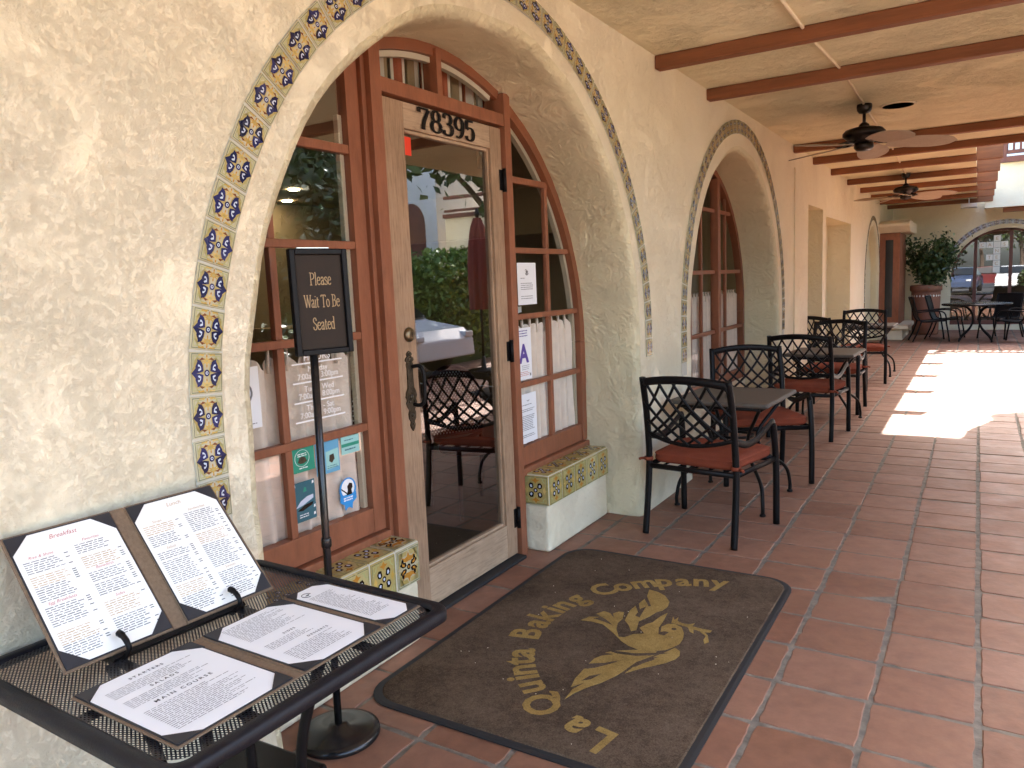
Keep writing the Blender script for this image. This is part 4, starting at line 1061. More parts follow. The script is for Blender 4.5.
# ------------------------------------------------------------------ ceiling fans
def fan(loc, rz, label):
    t = thing('ceiling_fan', label, 'fan', loc, rz, 'ceiling fans of the walkway')
    m = MB(); m.lathe([(.062, 0), (.064, -.02), (.060, -.05), (.045, -.072), (.02, -.078)], (0, 0, -.002), 28); m.build('canopy', 'bronze_dark', t)
    m = MB(); m.tube([(0, 0, -.075), (0, 0, -.19)], .014, 12); m.lathe([(.05, -.205), (.042, -.175), (.018, -.155)], (0, 0, 0), 20); m.build('rod', 'bronze_dark', t)
    m = MB(); m.lathe([(.04, -.195), (.10, -.203), (.155, -.218), (.178, -.245), (.178, -.268), (.150, -.295), (.09, -.318), (.085, -.33), (.0, -.33)], (0, 0, 0), 36); m.build('motor', 'bronze_dark', t)
    m = MB(); m.lathe([(.08, -.331), (.082, -.375), (.06, -.40), (.0, -.405)], (0, 0, 0), 28); m.build('switch_housing', 'bronze_dark', t)
    for k in range(5):
        a = R_(72 * k); T = Matrix.Rotation(a, 4, 'Z')
        m = MB(); m.tube(crom([(.07, 0, -.31), (.13, 0, -.335), (.19, 0, -.338)], 4), .012, 8, 0, ry=.022); m.box((.15, -.045, -.344), (.25, .045, -.337))
        m.v = [tuple(T @ Vector(x)) for x in m.v]; ir = m.build('blade_iron', 'bronze_dark', t)
        o = []
        for i in range(13):
            s = i / 12; r = .19 + .56 * s; wdt = .045 + .088 * sin(pi * min(1, s * .62 + .16)) ** 1.1; wdt *= math.sqrt(max(0, 1 - max(0, (s - .62) / .38) ** 2.4))
            o.append((r, wdt))
        pts = [(r, w_) for r, w_ in o] + [(r, -w_) for r, w_ in o[-2::-1]]
        pr = [T @ (Matrix.Rotation(R_(-12), 4, 'X') @ Vector((x, y, 0)) + Vector((0, 0, -.350 - .05 * (x - .19)))) for x, y in pts]
        m = MB(); m.prism(pr, (0, 0, .006)); m.build('blade', 'fan_wicker', t)
    return t
f1 = fan((.955, 7.69, ZC), R_(15), 'bronze ceiling fan with woven leaf blades nearer the entrance, beside the round speaker')
dup(f1, (.86, 13.64, ZC), R_(53), 'bronze ceiling fan with woven leaf blades farther down the porch')

# ------------------------------------------------------------------ door mat
MX0, MX1, MY0, MY1 = -.150, 1.122, 2.040, 3.925
mat = thing('door_mat', 'large brown entrance mat with gold dove and bakery lettering', 'mat')
def rrect(x0, x1, y0, y1, r, n=8):
    o = []
    for cx, cy, a0 in ((x1 - r, y1 - r, 0), (x0 + r, y1 - r, 90), (x0 + r, y0 + r, 180), (x1 - r, y0 + r, 270)):
        o += [(cx + r * cos(R_(a0 + 90 * i / n)), cy + r * sin(R_(a0 + 90 * i / n))) for i in range(n + 1)]
    return o
m = MB(); a = rrect(MX0, MX1, MY0, MY1, .15); b = rrect(MX0 + .012, MX1 - .012, MY0 + .012, MY1 - .012, .142); n = len(a)
a = [(x + .003 * sin(9 * y), y + .003 * sin(11 * x)) for x, y in a]
m.add([(x, y, .001) for x, y in a] + [(x, y, .006) for x, y in a] + [(x, y, .009) for x, y in b], [(i, (i + 1) % n, n + (i + 1) % n, n + i) for i in range(n)] + [(n + i, n + (i + 1) % n, 2 * n + (i + 1) % n, 2 * n + i) for i in range(n)] + [tuple(range(2 * n, 3 * n))])
m.build('rubber_edge', 'rubber', mat)
m = MB(); a = rrect(MX0 + .030, MX1 - .030, MY0 + .030, MY1 - .030, .128); b = rrect(MX0 + .036, MX1 - .036, MY0 + .036, MY1 - .036, .124)
m.add([(x, y, .0088) for x, y in a] + [(x, y, .0125) for x, y in b], [(i, (i + 1) % n, n + (i + 1) % n, n + i) for i in range(n)] + [tuple(range(n, 2 * n))])
m.build('carpet', 'carpet', mat)
DOVE = {
 'body': [(0.337, 3.019), (0.356, 3.071), (0.399, 3.087), (0.44, 3.066), (0.373, 3.115), (0.393, 3.155), (0.428, 3.148), (0.469, 3.103), (0.442, 3.149), (0.458, 3.18), (0.483, 3.186), (0.505, 3.115), (0.502, 3.067), (0.52, 3.009), (0.56, 2.943), (0.584, 2.947), (0.609, 2.994), (0.65, 3.02), (0.61, 3.064), (0.625, 3.116), (0.642, 3.141), (0.652, 3.215), (0.669, 3.267), (0.681, 3.177), (0.686, 3.104), (0.707, 3.042), (0.734, 3.039), (0.743, 3.081), (0.722, 3.081), (0.707, 3.068), (0.694, 3.117), (0.709, 3.157), (0.738, 3.171), (0.777, 3.149), (0.804, 3.1), (0.818, 3.044), (0.82, 2.995), (0.808, 2.957), (0.785, 2.916), (0.741, 2.887), (0.682, 2.87), (0.632, 2.882), (0.586, 2.91), (0.52, 2.969), (0.447, 3.024), (0.389, 3.029)],
 'wing': [(0.52, 3.107), (0.5, 3.216), (0.504, 3.276), (0.553, 3.196), (0.561, 3.2), (0.51, 3.304), (0.513, 3.37), (0.562, 3.298), (0.573, 3.303), (0.512, 3.408), (0.493, 3.487), (0.543, 3.477), (0.591, 3.449), (0.634, 3.389), (0.646, 3.332), (0.639, 3.283), (0.62, 3.253), (0.607, 3.193), (0.582, 3.124), (0.605, 3.037), (0.588, 3.016), (0.555, 3.068)],
 'low': [(0.756, 2.89), (0.691, 2.874), (0.638, 2.841), (0.59, 2.809), (0.568, 2.782), (0.61, 2.788), (0.565, 2.752), (0.548, 2.715), (0.546, 2.668), (0.573, 2.686), (0.629, 2.719), (0.586, 2.656), (0.547, 2.619), (0.549, 2.531), (0.563, 2.47), (0.598, 2.529), (0.576, 2.456), (0.581, 2.383), (0.595, 2.438), (0.62, 2.495), (0.655, 2.553), (0.685, 2.627), (0.702, 2.701), (0.713, 2.751), (0.731, 2.799), (0.759, 2.853)],
 'low2': [(0.791, 2.897), (0.815, 2.953), (0.843, 2.933), (0.854, 2.895), (0.848, 2.857), (0.823, 2.811), (0.787, 2.766), (0.75, 2.725), (0.708, 2.66), (0.719, 2.723), (0.747, 2.773), (0.775, 2.819), (0.761, 2.835)],
 'twig': [(0.719, 3.176), (0.705, 3.241), (0.724, 3.207), (0.729, 3.246), (0.738, 3.205), (0.766, 3.191), (0.794, 3.193), (0.816, 3.215), (0.815, 3.181), (0.861, 3.176), (0.906, 3.177), (0.904, 3.154), (0.881, 3.149), (0.904, 3.123), (0.926, 3.065), (0.914, 3.041), (0.899, 3.074), (0.898, 3.115), (0.859, 3.148), (0.829, 3.155), (0.843, 3.114), (0.822, 3.125), (0.801, 3.163), (0.761, 3.171)]}
m = MB()
for k, pl in DOVE.items(): m.prism([(x, y, .0126) for x, y in pl], (0, 0, .0012))
for pl in (
[(0.565, 2.806), (0.616, 2.818), (0.684, 2.831), (0.743, 2.865), (0.809, 2.898), (0.751, 2.846), (0.692, 2.811), (0.613, 2.796)] ,
[(0.555, 2.622), (0.574, 2.665), (0.617, 2.717), (0.648, 2.743), (0.624, 2.701), (0.583, 2.645)] ,
[(0.579, 2.529), (0.591, 2.577), (0.627, 2.614), (0.607, 2.557)] ,
[(0.702, 2.7), (0.716, 2.767), (0.757, 2.828), (0.781, 2.845), (0.752, 2.795), (0.73, 2.733)] ,
[(0.382, 3.062), (0.41, 3.091), (0.446, 3.071), (0.489, 3.035), (0.442, 3.05)] ,
[(0.545, 3.173), (0.54, 3.254), (0.554, 3.288), (0.561, 3.23), (0.57, 3.163)] ,
): m.prism([(x, y, .01392) for x, y in pl], (0, 0, .0004), 1)
eye = [(.752 + .012 * cos(i * pi / 4), 3.118 + .012 * sin(i * pi / 4)) for i in range(8)]
m.prism([(x, y, .01395) for x, y in eye], (0, 0, .0004), 1)
m.build('dove_emblem', ['carpet_gold', 'carpet'], mat)
m = MB(); MC = Vector((.928, 2.965)); RB = .708
ANG = {0: ('L', -99.5), 1: ('a', -108.2), 2: ('Q', -121.8), 3: ('u', -131.6), 4: ('i', -137.6), 5: ('n', -142.2), 6: ('t', -147.8), 7: ('a', -153.2), 8: ('B', -167), 9: ('a', -175), 10: ('k', -182.2), 11: ('i', -187.6), 12: ('n', -192.6), 13: ('g', -199.8), 14: ('C', -213), 15: ('o', -221), 16: ('m', -230), 17: ('p', -238), 18: ('a', -245.4), 19: ('n', -252.3), 20: ('y', -259.2)}
for k, (c, an) in ANG.items():
    a = R_(an); rad = Vector((cos(a), sin(a), 0)); tan = Vector((sin(a), -cos(a), 0))
    vs, fs = font_geo(c, .190, offset=.0058)
    x0 = min(v.x for v in vs); x1 = max(v.x for v in vs); cx = (x0 + x1) / 2
    base = Vector((MC.x, MC.y, .0138)) + rad * RB
    m.add([base + tan * ((v.x - cx) * .92) + rad * v.y for v in vs], fs)
m.build('lettering', 'carpet_gold', mat, recalc=False)
rnd = random.Random(12); m = MB()
for _ in range(26):
    x, y = rnd.uniform(0, 1.05), rnd.uniform(2.05, 3.8); s = rnd.uniform(.0014, .003); a = rnd.random() * 3
    m.prism([(x + s * cos(a + q), y + s * rnd.uniform(.6, 1) * sin(a + q), .0128) for q in (0, 1.2, 2.5, 3.9, 5.1)], (0, 0, .0015))
m.build('crumbs', 'trim_stone', mat)['kind'] = 'stuff'

# ------------------------------------------------------------------ sign stand
ss = thing('sign_stand', 'black floor sign stand reading Please Wait To Be Seated', 'sign', (-.038, 1.822, 0))
m = MB(); m.lathe([(.142, .0), (.146, .006), (.144, .020), (.120, .028), (.04, .034), (.03, .05), (.0, .05)], (0, 0, 0), 48); m.build('base', 'black_gloss', ss)
m = MB(); m.tube([(0, 0, .03), (.004, .004, .72), (.008, .010, 1.42)], .0135, 14); m.lathe([(.016, .70), (.018, .705), (.018, .73), (.016, .735)], (.004, .004, 0), 16); m.build('pole', 'black_gloss', ss)
th = R_(18); U = Vector((sin(th), cos(th), 0)); Wv = Vector((0, -.012, 1)).normalized(); Nn = Vector((cos(th), -sin(th), 0)); Wv = Vector((Nn.x * -.02, Nn.y * -.02, 1)).normalized()
SP = Vector((.010, .010, 1.370)) + U * -.070 - Vector((0, 0, 0)); SW, SH = .207, .350
F4 = Matrix((( U.x, Wv.x, Nn.x, SP.x), (U.y, Wv.y, Nn.y, SP.y), (U.z, Wv.z, Nn.z, SP.z), (0, 0, 0, 1)))
m = MB(); bwid = .019
for a, b in (((0, 0, 0), (bwid, SH, .026)), ((SW - bwid, 0, 0), (SW, SH, .026)), ((bwid, 0, 0), (SW - bwid, bwid, .026)), ((bwid, SH - bwid, 0), (SW - bwid, SH, .026))): m.tbox(F4, a, b)
m.tbox(F4, (.01, .01, -.002), (SW - .01, SH - .01, .006))
m.build('frame', 'black_metal', ss, bevel=.008, seg=4)
m = MB(); m.tbox(F4, (.0195, .0195, .0065), (SW - .0195, SH - .0195, .013)); m.build('panel', 'sign_panel', ss)
m = MB()
for txt, yy in (('Please', .232), ('Wait To Be', .158), ('Seated', .083)):
    q = F4 @ Vector((SW / 2 + .004, yy, .0136)); serif_line(m, txt, q, U, Wv, .040, Nn, 0, .13, .06, depth=.0006, sx=.62 if txt != 'Wait To Be' else .57, track=.0)
m.build('lettering', 'gold_print', ss, recalc=False)
m = MB(); m.tbox(F4, (.03, SH + .0005, .008), (SW - .06, SH + .006, .018)); m.build('clip', 'chrome', ss, bevel=.002)

# ------------------------------------------------------------------ foreground table with the menus
ZT = .80
pt = thing('mesh_table', 'black expanded metal patio table holding the menus beside the wall', 'table', (.402, 1.066, 0), R_(-1.5))
hx, hy = .376, .384
m = MB(); a = rrect(-hx, hx, -hy, hy, .05, 8); b = rrect(-hx + .030, hx - .030, -hy + .030, hy - .030, .03, 8); n = len(a)
def rim(zs):
    vs = []
    for r_, z in zs: vs += [(x, y, z) for x, y in r_]
    return vs
e1 = rrect(-hx - .003, hx + .003, -hy - .003, hy + .003, .052, 8)
prof = [(b, ZT - .010), (b, ZT - .003), (rrect(-hx + .024, hx - .024, -hy + .024, hy - .024, .034, 8), ZT + .001), (rrect(-hx + .004, hx - .004, -hy + .004, hy - .004, .047, 8), ZT), (a, ZT - .004), (e1, ZT - .009), (e1, ZT - .026), (rrect(-hx + .006, hx - .006, -hy + .006, hy - .006, .045, 8), ZT - .028), (rrect(-hx + .02, hx - .02, -hy + .02, hy - .02, .035, 8), ZT - .024)]
vs = rim(prof); k = len(prof)
m.add(vs, [(i * n + j, i * n + (j + 1) % n, (i + 1) * n + (j + 1) % n, (i + 1) * n + j) for i in range(k - 1) for j in range(n)], 0, True)
m.build('rim', 'black_powder', pt)
m = MB(); c_ = rrect(-hx + .030, hx - .030, -hy + .030, hy - .030, .062, 8); m.poly([(x, y, ZT - .006) for x, y in c_]); m.build('tabletop', 'mesh_metal', pt, recalc=False)
m = MB()
for s in (-1, 1): m.tube([(-hx + .02, s * .16, ZT - .03), (hx - .02, s * .16, ZT - .03)], .011, 8); 
m.tube([(0, -hy + .02, ZT - .034), (0, hy - .02, ZT - .034)], .010, 8); m.build('support', 'black_metal', pt)
for sx in (-1, 1):
    for sy in (-1, 1):
        m = MB(); m.tube(crom([(sx * .16, sy * .18, ZT - .03), (sx * .13, sy * .15, .66), (sx * .098, sy * .115, .48), (sx * .10, sy * .12, .28), (sx * .17, sy * .19, .1), (sx * .20, sy * .22, 0)], 6), .016, 10, 0, ry=.011); m.build('leg', 'black_metal', pt)
bx = thing('storage_crate', 'low black storage crate under the menu table', 'crate', (.235, 1.20, 0), R_(2))
m = MB(); m.box((-.15, -.15, .0), (.15, .15, .27)); m.build('body', 'black_metal', bx, bevel=.015)
m = MB(); m.box((-.16, -.16, .271), (.16, .16, .300)); m.build('lid', 'black_metal', bx, bevel=.012)

def clip_page(M4, x0, x1, y0, y1, cut, z, mb, mi=0):
    pts = [(x0 + cut, y0), (x1 - cut, y0), (x1, y0 + cut), (x1, y1 - cut), (x1 - cut, y1), (x0 + cut, y1), (x0, y1 - cut), (x0, y0 + cut)]
    mb.prism([M4 @ Vector((x, y, z)) for x, y in pts], M4.to_3x3() @ Vector((0, 0, .0006)), mi)
def corners(M4, x0, x1, y0, y1, c, z, parent):
    for cx, sx in ((x0, 1), (x1, -1)):
        for cy, sy in ((y0, 1), (y1, -1)):
            mb = MB(); mb.prism([M4 @ Vector(q) for q in ((cx, cy, z), (cx + sx * c, cy, z), (cx, cy + sy * c, z))], M4.to_3x3() @ Vector((0, 0, .0016)))
            mb.build('corner', 'folder_black', parent)
def basis(o, u, w):
    u = Vector(u).normalized(); w = Vector(w); w = (w - u * w.dot(u)).normalized(); n = u.cross(w)
    return Matrix(((u.x, w.x, n.x, o[0]), (u.y, w.y, n.y, o[1]), (u.z, w.z, n.z, o[2]), (0, 0, 0, 1)))

# standing folder on an easel
FW, FH = .523, .352
SM = basis((.272, .776, ZT + .012), (.075, .997, 0), (-.70, .06, .715))
sf = thing('menu_folder', 'open brown menu folder standing on an easel with red script headings', 'menu', (0, 0, 0), 0, 'menu folders on the mesh table')
m = MB(); m.tbox(SM, (0, 0, -.006), (.243, FH, 0)); m.tbox(SM, (.2435, 0, -.006), (.2795, FH, -.0012)); m.tbox(SM, (.280, 0, -.006), (FW, FH, 0)); m.build('cover', 'folder_cloth', sf, bevel=.0025)
m = MB(); m.tbox(SM, (.006, .006, .0002), (.241, FH - .006, .0012)); m.tbox(SM, (.282, .006, .0002), (FW - .006, FH - .006, .0012)); m.build('lining', 'folder_black', sf)
def menu_print(mb, M4, x0, x1, y0, y1, spec, seed):
    """two columns of small print; spec = list of (column, top, heading or None, colour, lines)"""
    u = M4.to_3x3() @ Vector((1, 0, 0)); w = M4.to_3x3() @ Vector((0, 1, 0)); cw = (x1 - x0) / 2
    for i, (col, top, head, hc, nl, tan) in enumerate(spec):
        xa = x0 + .010 + col * (cw - .001); W = cw - .032
        P = M4 @ Vector((xa, y1 - top, .0024))
        if head: put_text(mb, head, M4 @ Vector((xa + W / 2, y1 - top, .0024)), u, w, .0105, hc, 'c', shear=.35)
        text_lines(mb, P - w * .006, u, w, nl + 1, W, .0056, .0021, 1 if not tan else 2, .22, seed + i, True, 0)
for pg, (xa, xb) in enumerate(((.010, .238), (.285, FW - .010))):
    m = MB(); clip_page(SM, xa, xb, .010, FH - .010, .040, .0014, m); pgo = m.build('page', 'page_cream', sf)
    pr = MB(); u = SM.to_3x3() @ Vector((1, 0, 0)); w = SM.to_3x3() @ Vector((0, 1, 0))
    put_text(pr, ('Breakfast', 'Lunch')[pg], SM @ Vector(((xa + xb) / 2, FH - .034, .0024)), u, w, .0165, 3 - pg, 'c', shear=.35)
    if pg == 0: spec = [(0, .062, 'Rise & Shine', 3, 5, False), (0, .102, None, 3, 4, True), (0, .130, None, 1, 6, False), (0, .182, 'Egg Breakfasts', 3, 8, False), (0, .245, None, 1, 5, True), (0, .278, None, 1, 5, False), (1, .052, 'Favorites', 3, 4, False), (1, .088, None, 1, 5, True), (1, .132, 'Benedicts', 3, 4, False), (1, .164, None, 1, 5, False), (1, .214, 'Sides', 3, 6, True), (1, .258, None, 1, 7, False)]
    else: spec = [(0, .060, 'Soups', 2, 4, True), (0, .090, None, 1, 5, False), (0, .140, 'Salads', 2, 3, False), (0, .166, None, 1, 11, False), (0, .238, None, 1, 5, True), (0, .272, None, 1, 7, False), (1, .052, 'Sandwiches', 2, 10, False), (1, .120, None, 1, 5, True), (1, .156, None, 1, 12, False), (1, .242, 'Sweets', 2, 6, False), (1, .284, None, 1, 5, False)]
    menu_print(pr, SM, xa, xb, .010, FH - .010, spec, 20 + 40 * pg)
    pr.build('print', ['ink', 'ink_soft', 'ink_tan', 'ink_red'], pgo, recalc=False)
corners(SM, .0065, .2405, .0065, FH - .0065, .050, .0022, sf); corners(SM, .2825, FW - .0065, .0065, FH - .0065, .050, .0022, sf)
ez = thing('menu_easel', 'black wire easel with two hooks holding up the standing menu folder', 'stand', (0, 0, 0))
m = MB(); m.tbox(SM, (.10, -.012, -.018), (.43, -.002, .002))
for xx in (.125, .405):
    m.tube([SM @ Vector(q) for q in [tuple(v) for v in crom([(xx, -.010, -.03), (xx, -.012, .020), (xx, .006, .030), (xx, .026, .024), (xx, .036, .016)], 5)]], [.006] * 10 + [.0065] * 5 + [.008] * 6, 8)
    m.tube([SM @ Vector((xx, .0, -.012)), SM @ Vector((xx, .24, -.012))], .005, 8)
    m.tube([SM @ Vector((xx, .22, -.012)), (SM @ Vector((xx, .22, -.012))).xy.to_3d() * 1 + Vector((-.02, 0, ZT + .006))], .005, 8)
m.build('frame', 'black_metal', ez)

# flat folder in front of it
lf = thing('menu_folder', 'brown three panel menu folder lying flat at the front of the mesh table', 'menu', (0, 0, 0), 0, 'menu folders on the mesh table')
FM = basis((.712, .728, ZT + .0075), (.022, 1, 0), (-1, .0, 0)); PH = .345
PAN = [(0, .268), (.290, .528), (.534, .660)]
m = MB()
for a, b in PAN: m.tbox(FM, (a, 0, -.004), (b, PH, 0))
m.tbox(FM, (.2685, .001, -.004), (.2895, PH - .001, -.0008)); m.tbox(FM, (.5285, .001, -.004), (.5335, PH - .001, -.0008)); m.build('cover', 'folder_cloth', lf, bevel=.002)
m = MB()
for a, b in PAN: m.tbox(FM, (a + .005, .005, .0002), (b - .005, PH - .005, .001))
m.build('lining', 'folder_black', lf)
for i, (a, b) in enumerate(PAN):
    m = MB(); clip_page(FM, a + .010, b - .010, .010, PH - .010, .044 if i < 2 else .028, .0012, m); pgo = m.build('page', 'page', lf)
    pr = MB(); u = FM.to_3x3() @ Vector((1, 0, 0)); w = FM.to_3x3() @ Vector((0, 1, 0)); xm = (a + b) / 2; W = b - a - .075; xl = a + .036
    def hd(t, y, hgt=.013, x=None): put_text(pr, t, FM @ Vector((x or xm, y, .0022)), u, w, hgt, 0, 'c', spacing=1.5, offset=.0003)
    def tl(y, n, s, x=None, ww=None): text_lines(pr, FM @ Vector((x or xl, y, .0022)), u, w, n, ww or W, .0066, .0018, 1, .35, s)
    if i == 0:
        hd('STARTERS', .300, .012); tl(.286, 6, 91); hd('SALADS', .236); tl(.224, 6, 92); hd('MAIN COURSE', .170, .014); tl(.156, 17, 93)
    elif i == 1:
        tl(.315, 16, 94); hd('SIDES', .180, .010); tl(.168, 5, 95, ww=W * .8); hd('DESSERTS', .118, .010, xm + .03); tl(.106, 10, 96)
    else:
        cc = (a + .036, .300)
        pr.tube([FM @ Vector((cc[0] + .013 * cos(t_ * .4), cc[1] + .013 * sin(t_ * .4), .0022)) for t_ in range(13)], .0009, 4, 0)
        pr.poly([FM @ Vector((cc[0] + x, cc[1] + y, .0026)) for x, y in ((-.008, -.003), (.002, .002), (.010, .001), (.002, -.006))], 0)
        tl(.275, 32, 97, a + .022, b - a - .05)
    pr.build('print', ['ink', 'ink_soft'], pgo, recalc=False)
for i, (a, b) in enumerate(PAN): corners(FM, a + .0055, b - .0055, .0055, PH - .0055, .052 if i < 2 else .034, .0019, lf)

# ------------------------------------------------------------------ notices and stickers on the side lights
XG = XS - .024 + .0015
def notice(name, label, cat, y0, y1, z0, z1, mat_, group=None, dx=0.0):
    t = thing(name, label, cat, (XG + dx, y0, z0), 0, group); m = MB(); m.box((0, 0, 0), (.0008, y1 - y0, z1 - z0)); m.build('sheet', mat_, t); return t
Uy, Uz = (0, 1, 0), (0, 0, 1)
t = notice('notice', 'white notice with small round emblem taped in the right side window above the grade card', 'notice', 3.835, 4.055, 1.452, 1.698, 'page', 'paper notices taped in the right side window')
m = MB(); m.tube([(.0015, .11 + .018 * cos(R_(a)), .192 + .018 * sin(R_(a))) for a in range(200, 341, 20)], .002, 5, 0)
m.poly([(.0018, .095, .195), (.0018, .110, .172), (.0018, .126, .195), (.0018, .110, .205)], 0); m.poly([(.0018, .085, .199), (.0018, .106, .205), (.0018, .104, .212)], 0)
text_lines(m, (.0016, .035, .158), Uy, Uz, 1, .05, .01, .004, 0, 0, 1); text_lines(m, (.0016, .035, .128), Uy, Uz, 4, .15, .0115, .004, 0, .1, 2); text_lines(m, (.0016, .035, .052), Uy, Uz, 2, .14, .013, .004, 0, .1, 3)
m.build('print', ['ink_soft'], t, recalc=False)
t = notice('grade_card', 'white inspection card with a large purple letter A in the right side window', 'card', 3.795, 3.965, 1.010, 1.318, 'page')
m = MB(); put_text(m, 'A', (.0016, .078, .105), Uy, Uz, .15, 0, 'c', offset=.006)
for i, z in enumerate((.293, .278, .263)): text_lines(m, (.0016, .02, z), Uy, Uz, 1, .12, .01, .006, 0, .2, 11 + i)
text_lines(m, (.0016, .05, .085), Uy, Uz, 3, .09, .011, .003, 1, .1, 14); text_lines(m, (.0016, .03, .048), Uy, Uz, 3, .11, .010, .0035, 2, .2, 15); m.poly([(.0016, .14, .018), (.0016, .155, .018), (.0016, .155, .034), (.0016, .14, .034)], 1)
m.build('print', ['ink_purple', 'ink_soft', 'ink_red'], t, recalc=False)
t = notice('notice', 'densely printed white notice in the right side window below the grade card', 'notice', 3.800, 4.000, .628, .925, 'page', 'paper notices taped in the right side window')
m = MB(); m.tube([(.0015, .10 + .014 * cos(R_(a)), .262 + .012 * sin(R_(a))) for a in range(200, 341, 20)], .0016, 5, 0)
for i, (z, n_, W_) in enumerate(((.232, 1, .13), (.205, 2, .15), (.165, 9, .15), (.05, 2, .15))): text_lines(m, (.0016, .022, z), Uy, Uz, n_, W_, .0105, .0042, 0, .15, 30 + i)
m.build('print', ['ink_soft'], t, recalc=False)
t = notice('paper_stack', 'folded newspaper lying on the rail behind the right side window', 'newspaper', 3.80, 4.02, 1.404, 1.44, 'page_cream', None, -.09)
m = MB(); m.tube([v for v in crom([(-.02, .0, .0), (-.02, .06, .042), (-.02, .13, .040), (-.02, .22, .0)], 5)], .008, 6); m.build('fold', 'page', t)

# window stickers, left side light
t = notice('sticker', 'green square sticker with a white ring in the lower left side window', 'sticker', 2.030, 2.165, .868, .966, 'sticker_green', 'stickers in the lower left side window')
m = MB(); m.tube([(.0014, .068 + .038 * cos(i * .35), .056 + .034 * sin(i * .35)) for i in range(18)], .0010, 4, 0, closed=True)
m.poly([(.0014, .045, .040), (.0014, .055, .060), (.0014, .068, .062), (.0014, .084, .058), (.0014, .094, .040), (.0014, .078, .034), (.0014, .06, .034)], 1); text_lines(m, (.0016, .045, .075), Uy, Uz, 2, .05, .008, .004, 0, .1, 5); text_lines(m, (.0016, .05, .018), Uy, Uz, 1, .05, .008, .005, 0, .1, 6)
m.build('print', ['white_vinyl', 'bronze_plate'], t, recalc=False)
t = notice('sticker', 'dark teal sticker with a landscape picture below the green sticker', 'sticker', 2.034, 2.154, .667, .829, 'sticker_teal', 'stickers in the lower left side window')
m = MB(); m.poly([(.0014, .012, .06), (.0014, .04, .085), (.0014, .075, .098), (.0014, .108, .10), (.0014, .108, .085), (.0014, .05, .066)], 1); m.poly([(.0014, .02, .048), (.0014, .06, .066), (.0014, .108, .07), (.0014, .10, .058), (.0014, .05, .044)], 2); m.poly([(.0014, .055, .118), (.0014, .062, .138), (.0014, .072, .136), (.0014, .074, .12)], 3)
for y, z in ((.008, .015), (.11, .02), (.11, .15), (.012, .15), (.112, .05)): m.poly([(.0015, y - .005, z - .006), (.0015, y + .005, z - .004), (.0015, y + .004, z + .007), (.0015, y - .004, z + .005)], 0)
text_lines(m, (.0016, .03, .03), Uy, Uz, 2, .05, .009, .004, 0, .2, 8); m.build('print', ['white_vinyl', 'tile_pale', 'tile_black', 'sticker_green'], t, recalc=False)
t = notice('sticker', 'pale blue sticker behind the sign pole in the lower left side window', 'sticker', 2.172, 2.305, .829, .964, 'sticker_blue', 'stickers in the lower left side window')
m = MB(); m.poly([(.0014, .055, .015), (.0014, .128, .02), (.0014, .128, .098), (.0014, .055, .092)], 0); m.poly([(.0016, .072, .05), (.0016, .076, .075), (.0016, .10, .078), (.0016, .104, .055), (.0016, .088, .04)], 1); text_lines(m, (.0016, .06, .030), Uy, Uz, 2, .06, .008, .003, 2, .1, 9)
m.build('print', ['sticker_mint', 'bronze_plate', 'sticker_teal'], t, recalc=False)
t = notice('sticker', 'mint sticker with a dark green band, right of the pale blue sticker', 'sticker', 2.320, 2.430, .886, .962, 'sticker_mint', 'stickers in the lower left side window')
m = MB(); m.box((.001, .002, .032), (.0014, .108, .046), 0); text_lines(m, (.0016, .02, .062), Uy, Uz, 1, .06, .008, .004, 1, .1, 10); text_lines(m, (.0016, .02, .022), Uy, Uz, 1, .07, .008, .006, 1, .1, 10); m.build('print', ['sticker_green', 'sticker_teal'], t, recalc=False)
t = thing('sticker', 'round blue sticker with a black dog in the lower left side window', 'sticker', (XG, 2.342, .735), 0, 'stickers in the lower left side window')
m = MB(); m.prism([(0, .05 * cos(i * pi / 12), .05 * sin(i * pi / 12)) for i in range(24)], (.0008, 0, 0)); m.prism([(0, -.048, -.022), (0, .048, -.022), (0, .05, -.05), (0, .024, -.066), (0, .02, -.09), (0, 0, -.078), (0, -.022, -.09), (0, -.026, -.066), (0, -.05, -.05)], (.0011, 0, 0)); m.build('sheet', 'sticker_sky', t)
m = MB(); m.poly([(.0010, .040 * cos(i * pi / 10), .004 + .040 * sin(i * pi / 10)) for i in range(20)], 0)
m.poly([(.0016, -.012, -.026), (.0016, -.002, -.006), (.0016, -.004, .012), (.0016, .010, .026), (.0016, .026, .020), (.0016, .028, .004), (.0016, .020, -.006), (.0016, .024, -.026)], 1); m.poly([(.0016, -.042, .006), (.0016, -.040, .01), (.0016, -.006, -.016), (.0016, -.01, -.02)], 1); text_lines(m, (.0018, -.03, -.034), Uy, Uz, 2, .06, .010, .006, 0, .1, 12)
m.build('print', ['white_vinyl', 'tile_black'], t, recalc=False)
t = notice('notice', 'white card with dark round emblem and notched corners in the left side window', 'notice', 1.74, 1.918, 1.085, 1.315, 'page')
m = MB(); m.tube([(.0015, .10 + .040 * cos(i * .4), .135 + .040 * sin(i * .4)) for i in range(16)], .004, 5, 0, closed=True); text_lines(m, (.0016, .10, .02), Uy, Uz, 1, .06, .01, .003, 0, .1, 9); m.build('print', ['ink_soft'], t, recalc=False)
